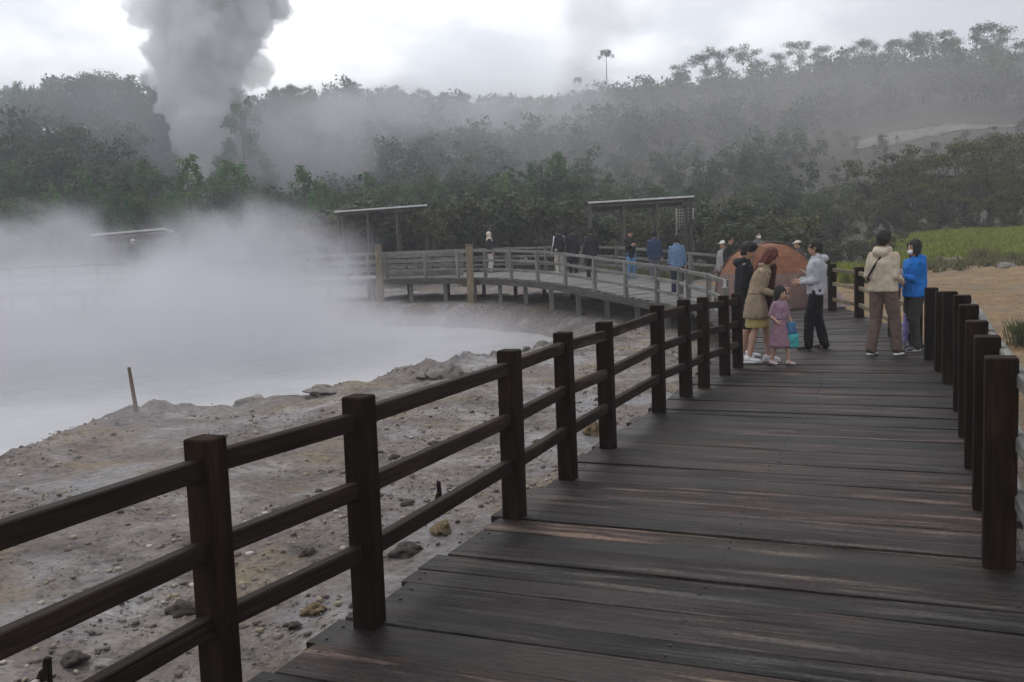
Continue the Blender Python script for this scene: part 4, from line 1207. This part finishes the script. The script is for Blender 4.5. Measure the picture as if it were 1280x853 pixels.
for px, yt, Y in ((935, 268, 40), (960, 276, 42), (902, 262, 44), (985, 272, 48), (1010, 280, 50)):
    plant('shrub', px, yt, Y, 'dark shrub growing right behind the dome tent', 'shrub', 'shrubs behind the tent', 1.3)
G4 = 'spreading trees above the green bank'
for px, yt, Y, kd in ((1085, 212, 66, 'open'), (1108, 196, 70, 'open'), (1140, 186, 66, 'open'), (1172, 178, 64, 'open'), (1205, 172, 66, 'open'), (1238, 170, 62, 'open'), (1270, 168, 66, 'open'), (1300, 172, 62, 'open'), (1120, 232, 60, 'open'), (1190, 222, 60, 'open'), (1255, 214, 60, 'open'), (1050, 234, 64, 'open'), (1018, 240, 62, 'broad'), (985, 236, 66, 'open'), (950, 238, 68, 'broad'), (915, 234, 64, 'open'), (1320, 190, 60, 'open')):
    plant(kd, px, yt, Y, 'spreading olive tree with dark limbs above the green bank', 'tree', G4, random.uniform(1.0, 1.3))
for px, yt, Y in ((1046, 306, 45), (1062, 303, 47), (1080, 300, 48), (1096, 302, 46), (1112, 298, 50), (1030, 304, 47), (1130, 296, 54), (1160, 290, 57), (1195, 288, 58), (1235, 284, 58), (1268, 281, 58)):
    plant('shrub', px, yt - 4, Y, 'low olive shrub along the left and upper border of the green bank', 'shrub', 'low shrubs bordering the green bank', 1.5)
# crests
def interp_list(L, x): return float(np.interp(x, [a for a, _ in L], [b_ for _, b_ in L]))
SKY_L = [(-60, 108), (0, 106), (25, 100), (45, 108), (70, 97), (100, 94), (125, 82), (150, 90), (175, 92), (190, 102), (200, 118), (212, 148)]
for i in range(26):
    px = -50 + i * 10.4 + jit(4)
    plant(random.choice(['broad', 'broad', 'pine']), px, interp_list(SKY_L, px) + jit(6) + 2, crestY(px) - 3 + jit(5), 'dark tree on the crest of the left hill', 'tree', 'trees along the left hill crest', random.uniform(.9, 1.3))
SKY_M = [(285, 108), (300, 106), (330, 118), (345, 104), (400, 108), (430, 98), (460, 104), (500, 106), (530, 108), (560, 110), (600, 118), (650, 116), (700, 120), (740, 112), (770, 100)]
for i in range(42):
    px = 288 + i * 11.4 + jit(5)
    plant(random.choice(['broad', 'broad', 'pine']), px, interp_list(SKY_M, px) + jit(6) + 2, crestY(px) - 4 + jit(6), 'hazy tree on the crest of the distant middle hill', 'tree', 'trees along the middle hill crest', random.uniform(.9, 1.3))
SKY_R = [(740, 112), (770, 99), (800, 94), (850, 88), (900, 84), (950, 80), (1000, 78), (1040, 74), (1100, 72), (1150, 66), (1200, 62), (1290, 66)]
for i in range(46):
    px = 765 + i * 11.6 + jit(5)
    plant('broad', px, interp_list(SKY_R, px) + jit(8) + 16, crestY(px) - 4 + jit(6), 'hazy bushy tree on the crest of the right hill', 'tree', 'bushy trees along the right hill crest', random.uniform(.9, 1.4))
for px, yt in ((845, 76), (886, 57), (902, 58), (941, 51), (978, 62), (1000, 50), (1018, 56), (1050, 58), (1072, 46), (1092, 52), (1110, 48), (1132, 40), (1156, 33), (1180, 32), (1196, 44), (1216, 28), (1242, 30), (1253, 40), (1275, 48)):
    plant('euca', px, yt, crestY(px) - 6 + jit(4), 'tall bare stemmed tree with a rounded top standing above the right hill crest', 'tree', 'tall trees above the right hill crest', random.uniform(1.0, 1.35))
plant('feather', 757, 60, crestY(757) - 4, 'lone very tall thin tree with a drooping tuft beside the right hill shoulder', 'tree', None, .9)
plant('feather', 722, 95, crestY(722) - 4, 'short thin tree with a drooping tuft left of the lone tall one', 'tree', None, .8)
plant('pine', 299, 104, 112, 'dark conifer showing at the right edge of the steam plume', 'tree', None, .8)
for kd in PROTO:                                        # remove prototypes never planted
    for pr, _ in PROTO[kd]:
        if pr.name not in USED:
            for ch in KIDS[pr.name]: bpy.data.objects.remove(ch)
            bpy.data.objects.remove(pr)

# wooded hillsides that read as one mass
def forest(name, spots, seed, q=300, lsz=.27, mat='leaf_dark'):
    rg = np.random.default_rng(seed); Vs, Fs, Cs = [], [], []; o_ = 0
    protos = []
    for k in range(6):
        cl = []
        for i in range(9):
            z = rg.uniform(2, 6.5); w_ = 2.1 * math.sin(math.pi * (z - .8) / 7); t = rg.uniform(0, 6.28); cl.append((w_ * math.cos(t) * .6, w_ * math.sin(t) * .6, z, rg.uniform(.8, 1.4), rg.uniform(.7, 1.2)))
        protos.append(leaves(cl, q, lsz, seed + k))
    for (x, y, s) in spots:
        V, F, ct = protos[rg.integers(6)]
        t = rg.uniform(0, 6.28); c_, s_ = math.cos(t), math.sin(t)
        v = np.stack([V[:, 0] * c_ - V[:, 1] * s_, V[:, 0] * s_ + V[:, 1] * c_, V[:, 2]], 1) * s + (x, y, hz(x, y) - .4)
        Vs.append(v); Fs.append(F + o_); o_ += len(v); Cs.append(np.clip(ct * .6 + rg.random() * .4, 0, 1))
    return tag(link(name, np_mesh(name, np.concatenate(Vs), np.concatenate(Fs), False, np.concatenate(Cs)), M[mat]), kind='stuff')
sp = []
rgf = np.random.default_rng(5)
while len(sp) < 1700:
    px = rgf.uniform(-250, 1500); r_ = rgf.uniform(70, 215)
    r0 = np.interp(px, HT[:, 0], HT[:, 1]); r1 = np.interp(px, HT[:, 0], HT[:, 2])
    th = math.atan((px - 640) / 1200)
    if r_ < r0 - 4 or r_ > r1 + 2: continue
    x, y = r_ * math.sin(th), r_ * math.cos(th)
    if 1030 < px < 1320 and 96 < r_ < 138: continue
    if px > 1000 and r_ < 116 and rgf.random() < .8: continue      # open scrub on the right
    if rgf.random() > .35 + .65 * r_ / 215: continue
    sp.append((x, y, rgf.uniform(.75, 1.2) * (.55 if (px > 760 and r_ < 130) else 1.0) * (.6 if r_ > r1 - 34 else 1.0)))
for _ in range(170):
    px = rgf.uniform(-120, 222); r_ = np.interp(px, HT[:, 0], HT[:, 2]) - rgf.uniform(-3, 34); th = math.atan((px - 640) / 1200)
    sp.append((r_ * math.sin(th), r_ * math.cos(th), rgf.uniform(.7, 1.0)))
for _ in range(190):
    px = rgf.uniform(960, 1420); r_ = rgf.uniform(140, 176); th = math.atan((px - 640) / 1200)
    sp.append((r_ * math.sin(th), r_ * math.cos(th), rgf.uniform(.5, .95)))
forest('hillside_forest', sp, 50)
sp = []
while len(sp) < 420:
    px = rgf.uniform(700, 1500); r_ = rgf.uniform(56, 130); th = math.atan((px - 640) / 1200)
    x, y = r_ * math.sin(th), r_ * math.cos(th)
    if y < 57: continue
    sp.append((x, y, rgf.uniform(.16, .42)))
forest('hillside_scrub', sp, 90, 220, .34, 'leaf_olive')

# grass on the right bank and dry tufts
def blades(name, pts, hgt, n_per, mat, seed, spread=.25, w=.012):
    rg = np.random.default_rng(seed); P = np.repeat(np.array(pts, float), n_per, 0); n = len(P)
    P[:, :2] += rg.normal(0, spread, (n, 2)); 
    t = rg.uniform(0, 6.28, n); l = hgt * rg.uniform(.5, 1.2, n); b_ = rg.uniform(.1, .6, n) * l
    dx, dy = np.cos(t), np.sin(t)
    base = P; w_ = w * (1 + np.hypot(P[:, 0], P[:, 1]) / 18)
    sx_, sy_ = -dy * w_, dx * w_
    z0 = height(P[:, 0], P[:, 1])
    V = np.stack([np.stack([P[:, 0] - sx_, P[:, 1] - sy_, z0 - .03], 1), np.stack([P[:, 0] + sx_, P[:, 1] + sy_, z0 - .03], 1),
                  np.stack([P[:, 0] + dx * b_ * .4 + sx_ * .6, P[:, 1] + dy * b_ * .4 + sy_ * .6, z0 + l * .6], 1), np.stack([P[:, 0] + dx * b_, P[:, 1] + dy * b_, z0 + l], 1)], 1).reshape(-1, 3)
    F = np.arange(4 * n).reshape(n, 4)
    ct = np.repeat(rg.random(n), 4)[:, None].repeat(3, 1)
    return V, F, ct
gp = []
while len(gp) < 5000:
    Y = rgf.uniform(38, 60); a = rgf.uniform(.37, .7)
    if a < .42 + .05 * math.sin(Y * 1.3) and rgf.random() < .7: continue
    if Y + 6 * float(fbm(np.array([a * Y]), np.array([Y]), 4, .25)[0]) < 43.5: continue
    gp.append((a * Y, Y, 0))
V, F, ct = blades('grass', gp, .24, 9, None, 3, .22)
tag(link('bank_grass', np_mesh('bank_grass', V, F, False, ct), M['leaf_grass']), kind='stuff')
gp = [(rgf.uniform(.14, .75) * Y, Y, 0) for Y in rgf.uniform(38, 44, 200)] + [(rgf.uniform(-.05, .36) * Y, Y, 0) for Y in rgf.uniform(41, 47, 260)]
gp = [g for g in gp if (g[0] > .40 * g[1]) or (g[1] > 42 and g[0] < .2 * g[1])]
V, F, ct = blades('dry', gp, .35, 30, None, 4, .16)
tag(link('dry_tufts', np_mesh('dry_tufts', V, F, False, ct), M['leaf_dry']), kind='stuff')
def tuft(px, py, hpx, mat, label, cat='grass tuft'):
    p = at(px, py, -.3)
    for _ in range(5): p = at(px, py, hz(p.x, p.y))
    h_ = hpx / FPX * p.y
    V, F, ct = blades('t', [(p.x, p.y, 0)], h_, 260, None, int(px), h_ * .3, .0028)
    V = V - np.array(p[:])
    o = link('grass_tuft', np_mesh('grass_tuft', V, F, False, ct), M[mat]); o.location = p
    tag(o, label, cat, None)
tuft(1281, 430, 30, 'leaf_dry', 'tall dry grass tuft at the right photo edge beyond the railing')
tuft(1060, 332, 26, 'leaf_grass', 'yellow green grass tuft between the two far dark posts')
tuft(1084, 330, 22, 'leaf_grass', 'low green grass tuft right of the far dark posts')
tuft(1225, 330, 18, 'leaf_dry', 'dry tuft at the far side of the sandy field')

# pale car park terrace on the right hillside
def on_ground(px, py, r_guess=120):
    d = ray(px, py); t = 30.0
    for _ in range(1200):
        p = CAM + d * (t / d.y)
        if p.z < hz(p.x, p.y): return p
        t += .25
    return CAM + d * (r_guess / d.y)
top_px = [(1062, 182), (1085, 174), (1110, 167), (1150, 163), (1180, 158), (1205, 155), (1240, 158), (1285, 156)]
bot_px = [(1066, 188), (1088, 187), (1108, 184), (1150, 174), (1180, 169), (1205, 164), (1240, 161), (1285, 159)]
A = [on_ground(*q) for q in top_px]; B = [on_ground(*q) for q in bot_px]
A, _ = resample(smoothpts(A, 1), 60); B, _ = resample(smoothpts(B, 1), 60)
V, F = [], []; K = 10
for i in range(60):
    for j in range(K + 1):
        p = A[i].lerp(B[i], j / K); w_ = .9 * float(fbm(np.array([i * .4]), np.array([j * .9]), 3, .8)[0]) if j in (0, K) else 0; p = p + Vector((w_ * .4, w_, 0)); V.append((p.x, p.y, hz(p.x, p.y) + .12))
for i in range(59):
    for j in range(K):
        q = i * (K + 1) + j; F.append((q, q + K + 1, q + K + 2, q + 1))
m, nt, b = newmat('pale_gravel'); N = NT(nt); g = N.n('ShaderNodeNewGeometry').outputs['Position']
N.l(N.ramp(N.noise(g, .55, 6, .7), [(.38, (.045, .048, .035)), (.46, (.12, .115, .105)), (.6, (.17, .165, .155)), (.7, (.22, .215, .205))]), b.inputs['Base Color']); b.inputs['Roughness'].default_value = .9
me = np_mesh('terrace', V, F, True)
o = link('hillside_road', me, m); tag(o, kind='structure')

# ------------------------------------------------------------------ air: haze, steam
def volume_mat(name, col, dens, aniso=.2):
    m = bpy.data.materials.new(name); m.use_nodes = True; nt = m.node_tree
    nt.nodes.remove(nt.nodes['Principled BSDF'])
    pv = nt.nodes.new('ShaderNodeVolumePrincipled'); pv.inputs['Color'].default_value = (*col, 1); pv.inputs['Density'].default_value = dens; pv.inputs['Anisotropy'].default_value = aniso
    nt.links.new(pv.outputs[0], nt.nodes['Material Output'].inputs['Volume'])
    return m, nt, pv
def box_mesh(x0, x1, y0, y1, z0, z1):
    V = [(x, y, z) for z in (z0, z1) for y in (y0, y1) for x in (x0, x1)]
    return np_mesh('box', V, [(0, 2, 3, 1), (4, 5, 7, 6), (0, 1, 5, 4), (2, 6, 7, 3), (0, 4, 6, 2), (1, 3, 7, 5)])
m, nt, pv = volume_mat('haze_air', (.85, .87, .92), .0014, .2)
tag(link('haze', box_mesh(-300, 300, -16, 400, -11, 64), m), kind='stuff')

def steam(name, c, rad, dens, label, nscale=.35, edge=(.03, .6), col=(.71, .705, .745), thr=(.42, .58), seed=0.0, aniso=.1, step=.4):
    m, nt, pv = volume_mat('steam', col, 0, aniso); N = NT(nt); m.cycles.volume_step_rate = step
    o = N.n('ShaderNodeTexCoord').outputs['Object']                     # metres from the cloud's centre
    nr = N.noise(N.mapping(o, (1, 1, 1.0), (seed, seed * .7, 0)), nscale, 7, .68, .5)
    e = N.mapping(o, tuple(1 / r for r in rad))
    ln = N.nt.nodes.new('ShaderNodeVectorMath'); ln.operation = 'LENGTH'; N.l(e, ln.inputs[0])
    fall = N.ramp(N.math('SUBTRACT', 1.0, ln.outputs['Value']), [(edge[0], 0.0), (edge[1], 1.0)], 'EASE')
    w = N.ramp(N.math('ADD', nr, N.math('MULTIPLY', N.math('SUBTRACT', fall, .5), .22)), [(thr[0], 0.0), (thr[1], 1.0)])
    N.l(N.math('MULTIPLY', N.math('MULTIPLY', w, fall), dens), pv.inputs['Density'])
    bm = bmesh.new(); bmesh.ops.create_icosphere(bm, subdivisions=3, radius=1.02)
    for v in bm.verts: v.co = Vector((v.co.x * rad[0], v.co.y * rad[1], v.co.z * rad[2]))
    me = bpy.data.meshes.new('steam'); bm.to_mesh(me); bm.free()
    o = link(name, me, m); o.location = c
    o['kind'] = 'stuff'
    return o
def mid(px, py, Y): return at_y(px, py, Y)
steam('pond_steam', mid(70, 430, 24), (12.5, 7.5, 3.0), .26, '', .40, seed=1, thr=(.42, .57))
steam('pond_steam', mid(315, 365, 29), (5.0, 5, 3.7), .42, '', .50, seed=9, thr=(.43, .57))
steam('pond_steam', mid(225, 370, 31), (3.2, 4, 2.4), .26, '', .6, seed=17)
steam('pond_steam', mid(470, 425, 26), (7, 6, 1.2), .16, '', .5, thr=(.34, .6), seed=4)
steam('pond_steam', mid(40, 318, 36), (6, 4, 2.6), .34, '', .38, seed=14)
steam('bank_steam', mid(120, 545, 12.8), (4.5, 3.0, .9), .10, '', .8, seed=6, thr=(.36, .6))
steam('drifting_steam', mid(375, 185, 112), (13, 9, 10), .13, '', .13, seed=21)
steam('drifting_steam', mid(470, 140, 140), (15, 10, 7), .10, '', .12, seed=25)
steam('drifting_steam', mid(620, 150, 150), (20, 10, 6), .085, '', .11, seed=33)
steam('drifting_steam', mid(735, 125, 150), (8, 8, 13), .09, '', .12, seed=41)
steam('drifting_steam', mid(760, 10, 150), (12, 8, 9), .07, '', .11, seed=45)
steam('hill_mist', mid(90, 160, 104), (32, 9, 12), .042, '', .05, thr=(.15, .6), seed=61, col=(.80, .82, .86))
steam('hill_mist', mid(560, 175, 150), (54, 36, 15), .016, '', .05, thr=(.15, .6), seed=63, col=(.80, .81, .84))
steam('hill_mist', mid(1090, 170, 124), (72, 29, 17), .017, '', .05, thr=(.15, .6), seed=52, col=(.82, .79, .80))
# the big plume
s = Soup()
YP = 112
cols = [(246, 236, 24), (246, 215, 27), (247, 190, 34), (246, 165, 42), (245, 140, 50), (243, 115, 55), (245, 90, 60), (250, 60, 74), (256, 28, 86), (262, -5, 94), (270, -45, 102), (282, -90, 112), (296, -140, 122), (312, -195, 130)]
rp = random.Random(3)
for px, py, hw in cols:
    c0 = at_y(px, py, YP); rr = hw / FPX * YP
    s.ell(c0, (rr * .78, rr * .78, rr * .9), n=12)
    for k in range(9):
        t = rp.uniform(0, 6.28); q = rr * rp.uniform(.55, .72)
        s.ell(c0 + Vector((math.cos(t) * q, math.sin(t) * q, rp.uniform(-.5, .5) * rr)), (rr * rp.uniform(.25, .42),) * 3, n=10)
me = s.solid(.55, 1, 0)
for v, nn in [(v, v.normal.copy()) for v in me.vertices]:
    p = v.co
    k = .8 + .045 * p.z
    v.co += nn * k * (1.5 * abs(mnoise.noise(p * .22)) + 1.0 * abs(mnoise.noise(p * .5)) + .5 * abs(mnoise.noise(p * 1.1)) + .35 * abs(mnoise.noise(p * 2.0)) - .78)
me.update()
m, nt, pv = volume_mat('plume_vapour', (.990, .990, .994), 0, .1); N = NT(nt); m.cycles.volume_step_rate = .14
_o = N.n('ShaderNodeTexCoord').outputs['Object']
_n = N.noise(N.mapping(_o, (1, 1, .85)), .16, 7, .66, .4)
_z = N.n('ShaderNodeSeparateXYZ'); N.l(_o, _z.inputs[0])
_b = N.math('MULTIPLY', N.math('SUBTRACT', 1.0, N.math('DIVIDE', _z.outputs[2], 16.0), True), .22)
N.l(N.math('MULTIPLY', N.ramp(N.math('ADD', _n, _b), [(.37, 0.0), (.41, .2), (.47, 1.0)]), .62), pv.inputs['Density'])
o = link('steam_plume', me, m); tag(o, 'tall thick grey steam plume rising behind the green trees', 'steam plume')
o.data.transform(Matrix.Translation(-at_y(246, 240, YP))); o.location = at_y(246, 240, YP)

# ------------------------------------------------------------------ sky, sun
SUN_EL, SUN_ROT = R(52), R(-12)
w = bpy.data.worlds.new('World'); scene.world = w; w.use_nodes = True
nt = w.node_tree; N = NT(nt); bg = nt.nodes['Background']
sky = N.n('ShaderNodeTexSky'); sky.sky_type = 'NISHITA'; sky.sun_disc = False; sky.sun_elevation = SUN_EL; sky.sun_rotation = SUN_ROT; sky.dust_density = 3; sky.air_density = 1
tc = N.n('ShaderNodeTexCoord').outputs['Generated']
n1 = N.noise(N.mapping(tc, (1, 1, 2.2)), 2.6, 6, .55, .3)
n2 = N.noise(N.mapping(tc, (1, 1, 1.6), (3, 1, 0)), 7.5, 5, .55)
cl = N.ramp(N.math('ADD', N.math('MULTIPLY', n1, .75), N.math('MULTIPLY', n2, .25)), [(.36, (5.3, 5.6, 6.1)), (.47, (6.7, 6.95, 7.4)), (.55, (9.6, 9.7, 9.9))])
sx_ = N.n('ShaderNodeSeparateXYZ'); N.l(tc, sx_.inputs[0])
grey = N.ramp(sx_.outputs[0], [(.12, 0.0), (.45, 1.0)])
cl = N.mix(N.math('MULTIPLY', grey, .75), cl, (4.4, 4.4, 4.8))
c = N.mix(.92, sky.outputs[0], cl)
N.l(c, bg.inputs['Color']); bg.inputs['Strength'].default_value = .15
sl = bpy.data.lights.new('sun', 'SUN'); sl.energy = 1.0; sl.angle = R(25); sl.color = (1, .96, .9)
so = bpy.data.objects.new('sun', sl); COL.objects.link(so)
dv = Vector((math.sin(SUN_ROT) * math.cos(SUN_EL), math.cos(SUN_ROT) * math.cos(SUN_EL), math.sin(SUN_EL)))
so.rotation_euler = (-dv).to_track_quat('-Z', 'Y').to_euler(); so.location = (0, 20, 40)

# ------------------------------------------------------------------ camera, render settings
cd = bpy.data.cameras.new('camera'); cd.sensor_width = 36; cd.sensor_fit = 'HORIZONTAL'; cd.lens = 36 * FPX / 1280; cd.clip_end = 2000; cd.clip_start = .05
co = bpy.data.objects.new('camera', cd); COL.objects.link(co); scene.camera = co
mw = Matrix.Identity(4)
for i in range(3):
    mw[i][0], mw[i][1], mw[i][2], mw[i][3] = _r[i], _u[i], -_f[i], CAM[i]
co.matrix_world = mw
scene.render.engine = 'CYCLES'
cy = scene.cycles
cy.use_denoising = True
cy.max_bounces = 6; cy.diffuse_bounces = 3; cy.glossy_bounces = 2; cy.volume_bounces = 6; cy.transparent_max_bounces = 8; cy.transmission_bounces = 2
cy.volume_max_steps = 96; cy.volume_step_rate = 1.0
vs = scene.view_settings
scene.display_settings.display_device = 'sRGB'
vs.view_transform = 'Standard'; vs.look = 'None'; vs.exposure = 0; vs.gamma = 1; vs.use_curve_mapping = False
